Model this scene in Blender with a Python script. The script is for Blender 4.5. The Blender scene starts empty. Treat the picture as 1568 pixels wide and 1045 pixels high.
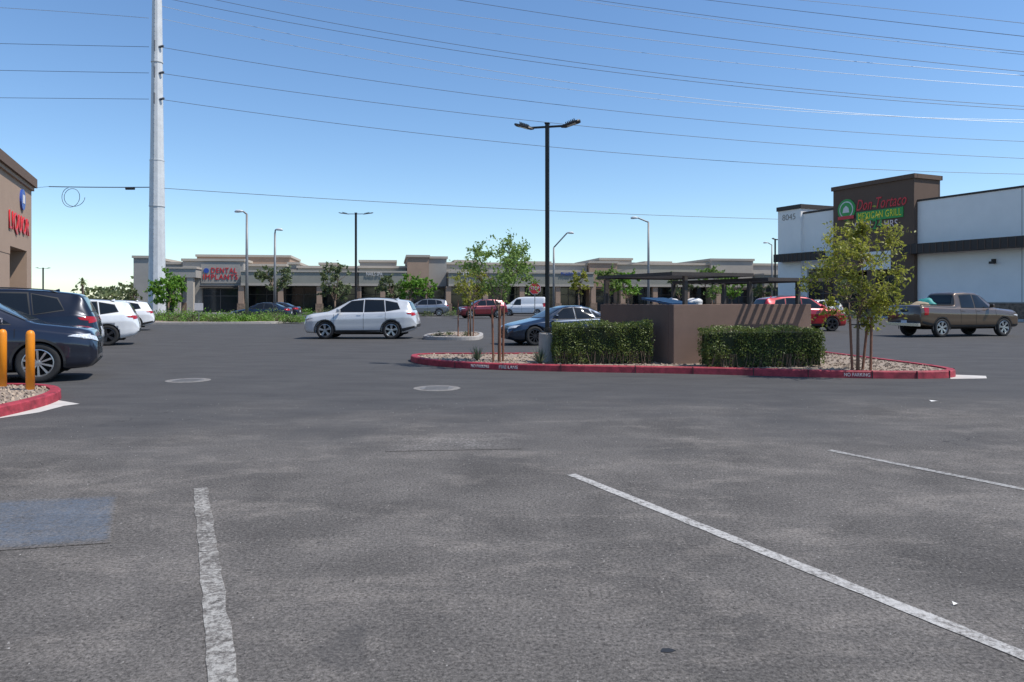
import bpy, bmesh, math, random
from mathutils import Vector, Matrix
from mathutils.bvhtree import BVHTree
random.seed(7)
R=random.random
def U(a,b): return a+(b-a)*random.random()
F=1132.0; CH=1.6; HOR=460.0
def gp(px,py,z=0.0):
    d=(CH-z)*F/(py-HOR); return ((px-784)/F*d,d)
def at(px,py,d): return Vector(((px-784)/F*d,d,CH-(py-HOR)/F*d))
scene=bpy.context.scene
scene.view_settings.view_transform='Standard'
scene.view_settings.look='None'
scene.view_settings.exposure=0
# ---------------------------------------------------------------- materials
def newmat(name):
    m=bpy.data.materials.new(name); m.use_nodes=True
    nt=m.node_tree; return m,nt,nt.nodes['Principled BSDF']
def setin(b,k,v):
    if k in b.inputs: b.inputs[k].default_value=v
def mat(name,col,rough=.6,metal=0,var=.12,scale=3.0,bump=0,bscale=40,coat=0,spec=None,detail=6):
    m,nt,b=newmat(name)
    c=(col[0],col[1],col[2],1)
    if var>0:
        tc=nt.nodes.new('ShaderNodeTexCoord')
        n=nt.nodes.new('ShaderNodeTexNoise'); n.inputs['Scale'].default_value=scale; n.inputs['Detail'].default_value=detail
        n.inputs['Roughness'].default_value=.65
        nt.links.new(tc.outputs['Object'],n.inputs['Vector'])
        r=nt.nodes.new('ShaderNodeValToRGB')
        r.color_ramp.elements[0].position=.3; r.color_ramp.elements[1].position=.7
        r.color_ramp.elements[0].color=tuple(x*(1-var) for x in col)+(1,)
        r.color_ramp.elements[1].color=tuple(min(1,x*(1+var)) for x in col)+(1,)
        nt.links.new(n.outputs['Fac'],r.inputs['Fac']); nt.links.new(r.outputs['Color'],b.inputs['Base Color'])
        if bump>0:
            n2=nt.nodes.new('ShaderNodeTexNoise'); n2.inputs['Scale'].default_value=bscale; n2.inputs['Detail'].default_value=4
            nt.links.new(tc.outputs['Object'],n2.inputs['Vector'])
            bp=nt.nodes.new('ShaderNodeBump'); bp.inputs['Strength'].default_value=bump; bp.inputs['Distance'].default_value=.02
            nt.links.new(n2.outputs['Fac'],bp.inputs['Height']); nt.links.new(bp.outputs['Normal'],b.inputs['Normal'])
    else: b.inputs['Base Color'].default_value=c
    b.inputs['Roughness'].default_value=rough; b.inputs['Metallic'].default_value=metal
    if coat: setin(b,'Coat Weight',coat); setin(b,'Coat Roughness',.04)
    if spec is not None: setin(b,'Specular IOR Level',spec)
    return m
def leafmat(name,dark,light,trans=.35):
    m,nt,b=newmat(name)
    g=nt.nodes.new('ShaderNodeNewGeometry'); r=nt.nodes.new('ShaderNodeValToRGB')
    tc=nt.nodes.new('ShaderNodeTexCoord'); n=nt.nodes.new('ShaderNodeTexNoise'); n.inputs['Scale'].default_value=2.2
    nt.links.new(tc.outputs['Object'],n.inputs['Vector'])
    ma=nt.nodes.new('ShaderNodeMath'); ma.operation='MULTIPLY_ADD'; ma.inputs[1].default_value=.6
    nt.links.new(g.outputs['Random Per Island'],ma.inputs[0])
    mb=nt.nodes.new('ShaderNodeMath'); mb.operation='MULTIPLY_ADD'; mb.inputs[1].default_value=1.2; mb.inputs[2].default_value=-.4
    nt.links.new(n.outputs['Fac'],mb.inputs[0]); nt.links.new(mb.outputs[0],ma.inputs[2])
    r.color_ramp.elements[0].color=(*dark,1); r.color_ramp.elements[1].color=(*light,1)
    nt.links.new(ma.outputs[0],r.inputs['Fac']); nt.links.new(r.outputs['Color'],b.inputs['Base Color'])
    b.inputs['Roughness'].default_value=.5
    tr=nt.nodes.new('ShaderNodeBsdfTranslucent'); nt.links.new(r.outputs['Color'],tr.inputs['Color'])
    mx=nt.nodes.new('ShaderNodeMixShader'); mx.inputs[0].default_value=trans
    out=nt.nodes['Material Output']
    nt.links.new(b.outputs[0],mx.inputs[1]); nt.links.new(tr.outputs[0],mx.inputs[2]); nt.links.new(mx.outputs[0],out.inputs['Surface'])
    return m
class NT:
    def __init__(s,nt): s.nt=nt
    def n(s,t,**k):
        x=s.nt.nodes.new(t)
        for a,v in k.items(): setattr(x,a,v)
        return x
    def L(s,a,b): s.nt.links.new(a,b)
    def noise(s,vec,scale,detail=4,rough=.6,dist=0):
        x=s.n('ShaderNodeTexNoise'); x.inputs['Scale'].default_value=scale; x.inputs['Detail'].default_value=detail
        x.inputs['Roughness'].default_value=rough; x.inputs['Distortion'].default_value=dist; s.L(vec,x.inputs['Vector']); return x.outputs['Fac']
    def mr(s,v,a,b,c=0,d=1,smooth=False):
        x=s.n('ShaderNodeMapRange'); x.inputs[1].default_value=a; x.inputs[2].default_value=b; x.inputs[3].default_value=c; x.inputs[4].default_value=d
        if smooth: x.interpolation_type='SMOOTHSTEP'
        s.L(v,x.inputs[0]); return x.outputs[0]
    def m(s,op,a,b=None):
        x=s.n('ShaderNodeMath',operation=op)
        for i,v in enumerate((a,b)):
            if v is None: continue
            if isinstance(v,(int,float)): x.inputs[i].default_value=v
            else: s.L(v,x.inputs[i])
        return x.outputs[0]
    def mix(s,f,a,b,bt='MIX'):
        x=s.n('ShaderNodeMix',data_type='RGBA',blend_type=bt)
        for i,v in ((0,f),(6,a),(7,b)):
            if isinstance(v,(int,float)): x.inputs[i].default_value=v
            elif isinstance(v,tuple): x.inputs[i].default_value=(*v,1)
            else: s.L(v,x.inputs[i])
        return x.outputs[2]
def asphalt_nodes(N):
    tc=N.n('ShaderNodeTexCoord'); V=tc.outputs['Object']
    sep=N.n('ShaderNodeSeparateXYZ'); N.L(V,sep.inputs[0])
    mp=N.n('ShaderNodeMapping'); mp.inputs['Rotation'].default_value=(0,0,.35); mp.inputs['Scale'].default_value=(.55,1.5,1); N.L(V,mp.inputs['Vector']); VS=mp.outputs[0]
    big=N.noise(V,.35,5,.6,.6); med=N.noise(V,.8,8,.62,.4); med2=N.noise(V,2.8,7,.72); streak=N.noise(VS,1.1,8,.68,.5)
    # age mask: worn asphalt in the stalls, newer asphalt on the drive aisle
    yy=N.m('ADD',sep.outputs['Y'],N.mr(big,.2,.8,-3.0,3.0))
    yy=N.m('ADD',yy,N.m('MULTIPLY',sep.outputs['X'],-.12))
    age=N.mr(yy,6.5,12.5,1,0,True)
    fine=N.noise(V,48,4,.85); grit=N.noise(V,20,6,.85)
    vo=N.n('ShaderNodeTexVoronoi'); vo.inputs['Scale'].default_value=42; N.L(V,vo.inputs['Vector'])
    new=N.mix(N.mr(streak,.35,.68),(.062,.060,.060),(.086,.083,.081))
    old=N.mix(N.mr(med,.34,.66),(.086,.079,.073),(.150,.137,.125))
    worn=N.mr(N.m('ADD',N.m('MULTIPLY',streak,.65),N.m('MULTIPLY',med2,.45)),.55,.74)
    old=N.mix(N.m('MULTIPLY',worn,.62),old,(.26,.232,.205))
    col=N.mix(age,new,old)
    amp=N.mr(age,0,1,.35,1.0)
    sp=N.mr(fine,.30,.70,.15,1.9)
    col2=N.mix(amp,col,N.mix(1.0,col,sp,'MULTIPLY'))
    st=N.mr(vo.outputs['Distance'],.05,.30,1,0)
    stn=N.m('MULTIPLY',st,N.mr(grit,.50,.60))
    col3=N.mix(N.m('MULTIPLY',N.m('MULTIPLY',stn,amp),.85),col2,(.42,.385,.35))
    pit=N.mr(grit,.36,.44,1,0)
    col4=N.mix(N.m('MULTIPLY',N.m('MULTIPLY',pit,amp),.7),col3,(.03,.028,.027))
    oil=N.mr(N.noise(V,.9,3,.5,1.2),.66,.76)
    col5=N.mix(N.m('MULTIPLY',oil,.35),col4,(.04,.04,.042))
    v2=N.n('ShaderNodeTexVoronoi',feature='DISTANCE_TO_EDGE'); v2.inputs['Scale'].default_value=.33
    ad=N.n('ShaderNodeVectorMath',operation='ADD'); nz=N.n('ShaderNodeTexNoise'); nz.inputs['Scale'].default_value=1.6; nz.inputs['Detail'].default_value=6
    N.L(V,nz.inputs['Vector']); N.L(V,ad.inputs[0]); N.L(nz.outputs['Color'],ad.inputs[1]); N.L(ad.outputs[0],v2.inputs['Vector'])
    cr=N.m('MULTIPLY',N.mr(v2.outputs['Distance'],.0015,.005,1,0),N.mr(big,.58,.64))
    col6=N.mix(N.m('MULTIPLY',cr,.6),col5,(.02,.02,.02))
    return V,col6,fine,grit,age
def asphalt_mat():
    m,nt,b=newmat('asphalt'); N=NT(nt)
    V,c,fine,grit,age=asphalt_nodes(N)
    N.L(c,b.inputs['Base Color']); b.inputs['Roughness'].default_value=.9; setin(b,'Specular IOR Level',.2)
    h=N.m('ADD',N.m('MULTIPLY',fine,.7),grit)
    bp=N.n('ShaderNodeBump'); bp.inputs['Distance'].default_value=.008
    N.L(N.mr(age,0,1,.25,1.0),bp.inputs['Strength']); N.L(h,bp.inputs['Height']); N.L(bp.outputs[0],b.inputs['Normal'])
    return m
def paint_on_asphalt(name,col,lo,hi,maxf=.9,edge=False):
    m,nt,b=newmat(name); N=NT(nt)
    V,c,fine,grit,age=asphalt_nodes(N)
    w=N.noise(V,22,6,.85); w2=N.noise(V,2.0,3,.6)
    f=N.m('ADD',w,N.m('MULTIPLY',w2,.35))
    fac=N.m('MULTIPLY',N.mr(f,lo,hi),maxf)
    if edge:
        at_=N.n('ShaderNodeAttribute'); at_.attribute_name='fade'
        e2=N.mr(N.m('ADD',at_.outputs['Fac'],N.m('MULTIPLY',w,.8)),.5,.95)
        fac=N.m('MULTIPLY',fac,e2)
    cc=N.mix(fac,c,N.mix(N.mr(fine,.3,.7),tuple(x*.7 for x in col),col))
    N.L(cc,b.inputs['Base Color']); b.inputs['Roughness'].default_value=.9; setin(b,'Specular IOR Level',.2)
    bp=N.n('ShaderNodeBump'); bp.inputs['Distance'].default_value=.006; bp.inputs['Strength'].default_value=.9
    N.L(N.m('ADD',fine,grit),bp.inputs['Height']); N.L(bp.outputs[0],b.inputs['Normal'])
    return m
M={}
M['asphalt']=asphalt_mat()
M['line']=paint_on_asphalt('stall_paint',(.60,.58,.55),.54,.72,.88)
M['line_far']=paint_on_asphalt('stall_paint_far',(.5,.49,.47),.57,.72,.8)
M['line_worn']=paint_on_asphalt('stall_paint_worn',(.52,.50,.46),.62,.76,.78)
M['blue_worn']=paint_on_asphalt('accessible_paint_worn',(.12,.165,.23),.45,.85,.75,True)
M['scuff']=paint_on_asphalt('scuffed_paint',(.45,.43,.40),.68,.86,.6,True)
M['desert']=mat('desert_soil',(.30,.24,.18),.95,var=.25,scale=.2)
M['gravel']=mat('gravel_tan',(.31,.245,.19),.95,var=.4,scale=45,bump=1,bscale=60)
M['redcurb']=mat('curb_red_paint',(.31,.03,.045),.7,var=.5,scale=6,bump=.3,bscale=60)
M['conc']=mat('concrete',(.36,.335,.31),.9,var=.15,scale=4,bump=.3,bscale=50)
M['conc_lt']=mat('concrete_light',(.50,.47,.43),.9,var=.15,scale=2)
M['white_text']=mat('stencil_white',(.7,.68,.66),.7,var=.2,scale=30)
M['galv']=mat('galvanised_steel',(.58,.59,.59),.55,metal=.1,var=.12,scale=1.2)
M['bronze']=mat('dark_bronze_metal',(.03,.027,.025),.45,metal=.5,var=.15,scale=5)
M['greypole']=mat('grey_pole_metal',(.22,.22,.22),.5,metal=.4,var=.1)
M['lens']=mat('lamp_lens',(.5,.5,.48),.25,var=0)
M['wire']=mat('wire_dark',(.10,.11,.13),.6,var=0)
M['wirelt']=mat('wire_aluminium',(.45,.48,.51),.5,metal=.2,var=0)
M['insul']=mat('insulator',(.12,.13,.15),.5,var=0)
M['bark']=mat('bark',(.16,.11,.08),.9,var=.3,scale=30,bump=.6,bscale=60)
M['stake']=mat('stake_wood',(.22,.10,.06),.85,var=.25,scale=12)
M['stuccobr']=mat('stucco_brown',(.165,.108,.085),.95,var=.1,scale=2,bump=.6,bscale=90)
M['slat']=mat('canopy_steel_brown',(.05,.04,.035),.6,var=.2)
M['yellow']=mat('bollard_yellow',(.80,.26,.01),.4,var=.08,scale=8)
M['tyre']=mat('tyre_rubber',(.018,.018,.019),.85,var=.2,scale=20)
M['rim']=mat('alloy_wheel',(.42,.43,.45),.3,metal=.8,var=0)
M['rimdk']=mat('alloy_wheel_dark',(.05,.05,.055),.35,metal=.6,var=0)
M['blackpl']=mat('black_plastic',(.02,.02,.021),.6,var=.1)
M['well']=mat('wheel_well',(.008,.008,.008),.95,var=0)
M['glass']=mat('tinted_glass',(.010,.012,.014),.04,var=0,spec=.5)
M['glass_lt']=mat('windscreen_glass',(.025,.032,.035),.04,var=0,spec=.6)
M['storeglass']=mat('storefront_glass',(.02,.025,.028),.08,var=.3,scale=.7,spec=.6)
M['chrome']=mat('chrome_trim',(.6,.6,.62),.15,metal=1,var=0)
M['head']=mat('headlight_lens',(.62,.64,.66),.1,metal=.1,var=.4,scale=25,coat=1)
M['tail']=mat('taillight_lens',(.35,.012,.015),.12,var=.2,scale=20)
M['plate']=mat('licence_plate',(.55,.56,.6),.5,var=.15,scale=20)
def paint(name,c,metal=.3,rough=.32): 
    return mat(name,c,rough,metal=metal,var=.03,scale=2,coat=1.0)
# ---------------------------------------------------------------- mesh helpers
def empty(name,loc=(0,0,0),rz=0):
    o=bpy.data.objects.new(name,None); scene.collection.objects.link(o); o.location=loc; o.rotation_euler=(0,0,rz); o.empty_display_size=.3; return o
class B:
    def __init__(s): s.v=[]; s.f=[]; s.mi=[]; s.mats=[]
    def midx(s,m):
        if m not in s.mats: s.mats.append(m)
        return s.mats.index(m)
    def add(s,vs,fs,m):
        o=len(s.v); s.v+= [tuple(x) for x in vs]; k=s.midx(m)
        for f in fs: s.f.append(tuple(o+i for i in f)); s.mi.append(k)
    def box(s,x0,x1,y0,y1,z0,z1,m,M4=None):
        vs=[Vector((x,y,z)) for z in (z0,z1) for y in (y0,y1) for x in (x0,x1)]
        if M4 is not None: vs=[M4@v for v in vs]
        s.add(vs,[(0,2,3,1),(4,5,7,6),(0,1,5,4),(2,6,7,3),(0,4,6,2),(1,3,7,5)],m)
    def tube(s,pts,rads,m,n=8,cap=True):
        rings=[]; pts=[Vector(p) for p in pts]
        for i,p in enumerate(pts):
            d=(pts[min(i+1,len(pts)-1)]-pts[max(i-1,0)]).normalized()
            a=Vector((0,0,1)) if abs(d.z)<.9 else Vector((1,0,0))
            u=d.cross(a).normalized(); w=d.cross(u).normalized()
            r=rads[i] if isinstance(rads,(list,tuple)) else rads
            rings.append([p+u*r*math.cos(2*math.pi*k/n)+w*r*math.sin(2*math.pi*k/n) for k in range(n)])
        vs=[v for r in rings for v in r]; fs=[]
        for i in range(len(pts)-1):
            for k in range(n): fs.append((i*n+k,i*n+(k+1)%n,(i+1)*n+(k+1)%n,(i+1)*n+k))
        if cap: fs.append(tuple(range(n))); fs.append(tuple((len(pts)-1)*n+k for k in range(n)))
        s.add(vs,fs,m)
    def poly(s,pts,m): s.add(pts,[tuple(range(len(pts)))],m)
    def prism(s,pts2,z0,z1,m,mtop=None):
        n=len(pts2); vs=[(p[0],p[1],z0) for p in pts2]+[(p[0],p[1],z1) for p in pts2]
        s.add(vs,[(i,(i+1)%n,n+(i+1)%n,n+i) for i in range(n)],m)
        s.add([(p[0],p[1],z1) for p in pts2],[tuple(range(n))],mtop or m)
    def obj(s,name,parent=None,smooth=False,bevel=0,fixn=True):
        me=bpy.data.meshes.new(name); me.from_pydata(s.v,[],s.f)
        for m in s.mats: me.materials.append(m)
        me.polygons.foreach_set('material_index',s.mi)
        if smooth: me.polygons.foreach_set('use_smooth',[True]*len(me.polygons))
        if fixn:
            bm=bmesh.new(); bm.from_mesh(me); bmesh.ops.recalc_face_normals(bm,faces=bm.faces); bm.to_mesh(me); bm.free()
        me.update()
        o=bpy.data.objects.new(name,me); scene.collection.objects.link(o)
        if parent is not None: o.parent=parent
        if bevel:
            b=o.modifiers.new('bevel','BEVEL'); b.width=bevel; b.segments=2; b.limit_method='ANGLE'
        return o
def text(name,body,width,height,m,loc,rot,parent=None,extrude=.04,bold=.0,shear=0,space=1.0):
    c=bpy.data.curves.new(name,'FONT'); c.body=body; c.align_x='CENTER'; c.align_y='CENTER'; c.extrude=extrude; c.offset=bold; c.shear=shear; c.space_character=space
    c.materials.append(m); o=bpy.data.objects.new(name,c); scene.collection.objects.link(o)
    bpy.context.view_layer.update()
    d=o.dimensions; sx=width/max(d.x,.01); sy=height/max(d.y,.01)
    o.scale=(sx,sy,1); o.location=loc; o.rotation_euler=rot
    if parent is not None: o.parent=parent
    return o
def smooth_poly(pts,it=2):
    for _ in range(it):
        q=[]
        for i in range(len(pts)):
            a=pts[i]; b=pts[(i+1)%len(pts)]
            q.append((a[0]*.75+b[0]*.25,a[1]*.75+b[1]*.25)); q.append((a[0]*.25+b[0]*.75,a[1]*.25+b[1]*.75))
        pts=q
    return pts
def area(p): return sum(p[i][0]*p[(i+1)%len(p)][1]-p[(i+1)%len(p)][0]*p[i][1] for i in range(len(p)))/2
def inset(p,d):
    if area(p)<0: p=p[::-1]
    n=len(p); q=[]
    for i in range(n):
        a=Vector(p[i-1]); c=Vector(p[(i+1)%n]); t=(c-a).normalized(); q.append((p[i][0]-t.y*d,p[i][1]+t.x*d))
    return q
# ---------------------------------------------------------------- ground
g=B(); g.poly([(-2500,-300,-.008),(2500,-300,-.008),(2500,3500,-.008),(-2500,3500,-.008)],M['desert']); g.obj('ground')
g=B(); g.poly([(-160,-25,0),(170,-25,0),(170,110,0),(-160,110,0)],M['asphalt']); g.obj('parking_lot_asphalt')
def strip(name,a,b,w,m,z=.004,jit=0):
    a=Vector(a); b=Vector(b); t=(b-a).normalized(); p=Vector((-t.y,t.x))*w/2; k=B(); n=60 if jit else 1; vs=[]
    for i in range(n+1):
        c=a.lerp(b,i/n)
        for s in (1,-1): q=c+p*s*(1+U(-jit,jit)); vs.append((q.x,q.y,z))
    k.add(vs,[(2*i,2*i+1,2*i+3,2*i+2) for i in range(n)],m); return k.obj(name)
def ext(a,b,s): return (a[0]+(b[0]-a[0])*s,a[1]+(b[1]-a[1])*s)
a=gp(307,748); b=gp(343,1045); strip('parking_stall_line',a,ext(a,b,1.7),.115,M['line_worn'],jit=.14)
a=gp(875,727); b=gp(1568,1005); strip('parking_stall_line',a,ext(a,b,1.7),.10,M['line'],jit=.08)
a=gp(1270,690); b=gp(1568,750); strip('parking_stall_line',a,ext(a,b,3.2),.085,M['line_far'],jit=.08)
def soft_patch(name,q,m,ed=(.15,.15),n=24):
    vs=[];fs=[];val=[]
    for j in range(n+1):
        for i in range(n+1):
            a=i/n;b=j/n
            x=(q[0][0]*(1-a)+q[1][0]*a)*(1-b)+(q[3][0]*(1-a)+q[2][0]*a)*b
            y=(q[0][1]*(1-a)+q[1][1]*a)*(1-b)+(q[3][1]*(1-a)+q[2][1]*a)*b
            vs.append((x,y,.004)); val.append(min(1,min(a,1-a)/ed[0],min(b,1-b)/ed[1]))
    k=B(); k.add(vs,[(j*(n+1)+i,j*(n+1)+i+1,(j+1)*(n+1)+i+1,(j+1)*(n+1)+i) for j in range(n) for i in range(n)],m)
    o=k.obj(name); at_=o.data.attributes.new('fade','FLOAT','POINT'); at_.data.foreach_set('value',val); return o
soft_patch('accessible_stall_marking',[gp(-90,850),gp(170,832),gp(182,758),gp(-90,770)],M['blue_worn'],(.1,.2))
soft_patch('faded_pavement_marking',[gp(590,692),gp(800,688),gp(790,668),gp(600,670)],M['scuff'],(.3,.45))
for i in range(9):
    x=-9+i*2.74
    strip('parking_stall_line',(x,66),(x-2,71),.12,M['line'])
for i in range(8):
    a=(-8.6-i*1.12-1.2,15.4+i*2.5); strip('parking_stall_line',a,(a[0]-4.9,a[1]-2.2),.1,M['line'])
M['manh']=mat('cast_iron',(.17,.16,.15),.6,metal=.1,var=.2,scale=14); M['collar']=mat('manhole_collar',(.20,.185,.17),.9,var=.35,scale=9)
def manhole(c,r):
    e=empty('manhole_cover',(c[0],c[1],0))
    k=B(); n=40
    k.prism([(r*math.cos(2*math.pi*i/n)*U(.98,1.02),r*math.sin(2*math.pi*i/n)*U(.98,1.02)) for i in range(n)],.0,.005,M['collar']); k.obj('collar',e)
    k=B(); r2=r*.72
    k.prism([(r2*math.cos(2*math.pi*i/n),r2*math.sin(2*math.pi*i/n)) for i in range(n)],.005,.009,M['manh'])
    for i in range(-3,4):
        k.box(-r2*.7,r2*.7,i*.07-.008,i*.07+.008,.009,.012,M['manh'])
    k.obj('iron_lid',e)
manhole(gp(288,583),.42); manhole(gp(669,595),.42)
M['paper']=mat('paper',(.7,.68,.64),.8,var=.05)
for (px,py,w,h) in ((1430,615,.12,.03),(1463,927,.03,.008),(1120,573,.06,.02)):
    x,y=gp(px,py); k=B()
    k.add([(x-w/2,y-h,.004),(x+w/2,y-h*.6,.012),(x+w/2,y+h,.006),(x-w/2,y+h*.7,.02)],[(0,1,2,3)],M['paper']); k.obj('paper_litter')
x,y=gp(1022,997); k=B(); k.prism([(x+.035*math.cos(t*.6)*U(.6,1.1),y+.03*math.sin(t*.6)*U(.6,1.1)) for t in range(10)],0,.003,M['blackpl']); k.obj('tar_spot')
k=B()
for i in range(1500):
    x=U(-6,7); y=U(2.6,12); s=U(.002,.006)
    k.add([(x-s,y-s,.001),(x+s,y-s*.7,.001),(x,y+s,.001),(x,y,s*1.3)],[(0,1,3),(1,2,3),(2,0,3)],M['conc'] if R()<.5 else M['blackpl'])
k.obj('loose_pavement_grit')
# ---------------------------------------------------------------- islands
def stones(poly_test,n,x0,x1,y0,y1,z,smin,smax,m,name,parent):
    k=B()
    for i in range(n):
        x=U(x0,x1); y=U(y0,y1)
        if not inside((x,y),poly_test): continue
        s=U(smin,smax); vs=[]
        for a in range(6): vs.append((x+s*math.cos(a*1.047)*U(.7,1.2),y+s*math.sin(a*1.047)*U(.7,1.2),z-.005))
        for a in range(4): vs.append((x+s*.6*math.cos(a*1.57+.4),y+s*.6*math.sin(a*1.57+.4),z+s*U(.5,.9)))
        k.add(vs,[(0,1,6),(1,2,7,6),(2,3,7),(3,4,8,7),(4,5,8),(5,0,9,8),(0,6,9),(6,7,8,9)],m if R()<.65 else M['stone2'])
    k.obj(name,parent)
def inside(p,poly):
    c=False; n=len(poly); x,y=p
    for i in range(n):
        a=poly[i]; b=poly[i-1]
        if (a[1]>y)!=(b[1]>y) and x<(b[0]-a[0])*(y-a[1])/(b[1]-a[1])+a[0]: c=not c
    return c
def island(name,pts,cm,fill,h=.15,cw=.16,gutter=0,nst=0,st=(.015,.045),it=3):
    e=empty(name); o=smooth_poly(pts,it)
    if area(o)<0: o=o[::-1]
    i1=inset(o,.025); i2=inset(o,cw); n=len(o); k=B()
    vs=[(p[0],p[1],0) for p in o]+[(p[0],p[1],h-.02) for p in inset(o,.006)]+[(p[0],p[1],h) for p in i1]+[(p[0],p[1],h) for p in i2]+[(p[0],p[1],h-.05) for p in i2]
    fs=[]
    for r in range(4):
        for i in range(n): fs.append((r*n+i,r*n+(i+1)%n,(r+1)*n+(i+1)%n,(r+1)*n+i))
    k.add(vs,fs,cm); k.obj('curb',e)
    k=B(); k.add([(p[0],p[1],h-.03) for p in inset(o,cw-.02)],[tuple(range(n))],fill); k.obj('infill',e)
    if nst:
        xs=[p[0] for p in i2]; ys=[p[1] for p in i2]
        stones(i2,nst,min(xs),max(xs),min(ys),max(ys),h-.03,st[0],st[1],M['stone'],'stones',e)
    return e,o
M['stone']=mat('landscape_rock',(.36,.28,.21),.9,var=.5,scale=1.7); M['stone2']=mat('landscape_rock_dark',(.19,.14,.11),.9,var=.5,scale=2.7)
main_pts=[(-2.75,20.0),(-2.6,19.0),(-1.9,17.9),(-.65,17.0),(1.5,16.45),(3.66,16.1),(5.2,15.65),(6.9,15.15),(8.4,15.0),(9.3,15.3),(9.55,16.3),(9.2,19),(8.7,22.3),(6.5,21.6),(2.4,20.9),(.5,20.5),(-1,20.4),(-2.2,20.5)]
e_main,outl=island('landscape_island',main_pts,M['redcurb'],M['gravel'],nst=4200)
e2,_=island('landscape_island',[(-3.75,30.6),(-3.4,29.6),(-1.6,29.2),(-1.2,30.3),(-1.3,34),(-2.6,34.5),(-3.6,33)],M['conc'],M['gravel'],nst=300)
e3,_=island('landscape_island',[(-7.2,8.2),(-6.95,10.0),(-7.05,11.4),(-7.5,12.4),(-8.3,13.0),(-9.6,12.9),(-13,11.4),(-14,8)],M['redcurb'],M['gravel'],nst=2400)
k=B(); k.poly([(*gp(-80,650),.004),(*gp(0,641),.004),(*gp(60,632),.004),(*gp(98,622),.004),(*gp(122,619),.004),(*gp(80,612),.004),(*gp(-80,625),.004)],M['conc_lt']); k.obj('concrete_gutter')
k=B(); k.poly([(8.9,15.0,.004),(9.7,15.1,.004),(10.0,15.6,.004),(9.4,15.9,.004)],M['conc_lt']); k.obj('concrete_gutter')
k=B()
for i in range(26):
    a=outl[(i*len(outl))//26]; x,y=a
    if y>18: continue
    k.box(x-.006,x+.006,y-.012,y+.17,.0,.152,M['blackpl'])
k.obj('curb_joints',e_main)
def curb_text(px,py,body,w):
    best=None; n=len(outl)
    for i in range(n):
        a=outl[i]; b=outl[(i+1)%n]; mx=(a[0]+b[0])/2; my=(a[1]+b[1])/2
        if my>18.5: continue
        r=abs((mx/my)-(px-784)/F)
        if best is None or r<best[0]: best=(r,mx,my,math.atan2(b[1]-a[1],b[0]-a[0]))
    _,mx,my,an=best
    if abs(an)>math.pi/2: an+=math.pi
    text('stencil',body,w,.07,M['white_text'],(mx+math.sin(an)*.004,my-math.cos(an)*.004,.068),(math.pi/2,0,an),e_main,extrude=.004)
curb_text(735,562,'NO PARKING',.47); curb_text(778,563,'FIRE LANE',.45); curb_text(1320,573,'NO PARKING',.50); curb_text(1368,573,'FIRE LANE',.46)
em,_=island('planted_median',[(-31,50),(-27,48.5),(-17,49.5),(-15.6,51),(-17,60),(-30,62),(-36,58)],M['conc'],M['gravel'],nst=0)
island('planted_median',[(3,68),(10,66),(18,67),(18,74),(4,74)],M['conc'],M['gravel'])
k=B(); k.prism([(-60,81),(60,98.5),(59,103),(-61,86)],0,.13,M['conc']); k.obj('sidewalk')
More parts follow.
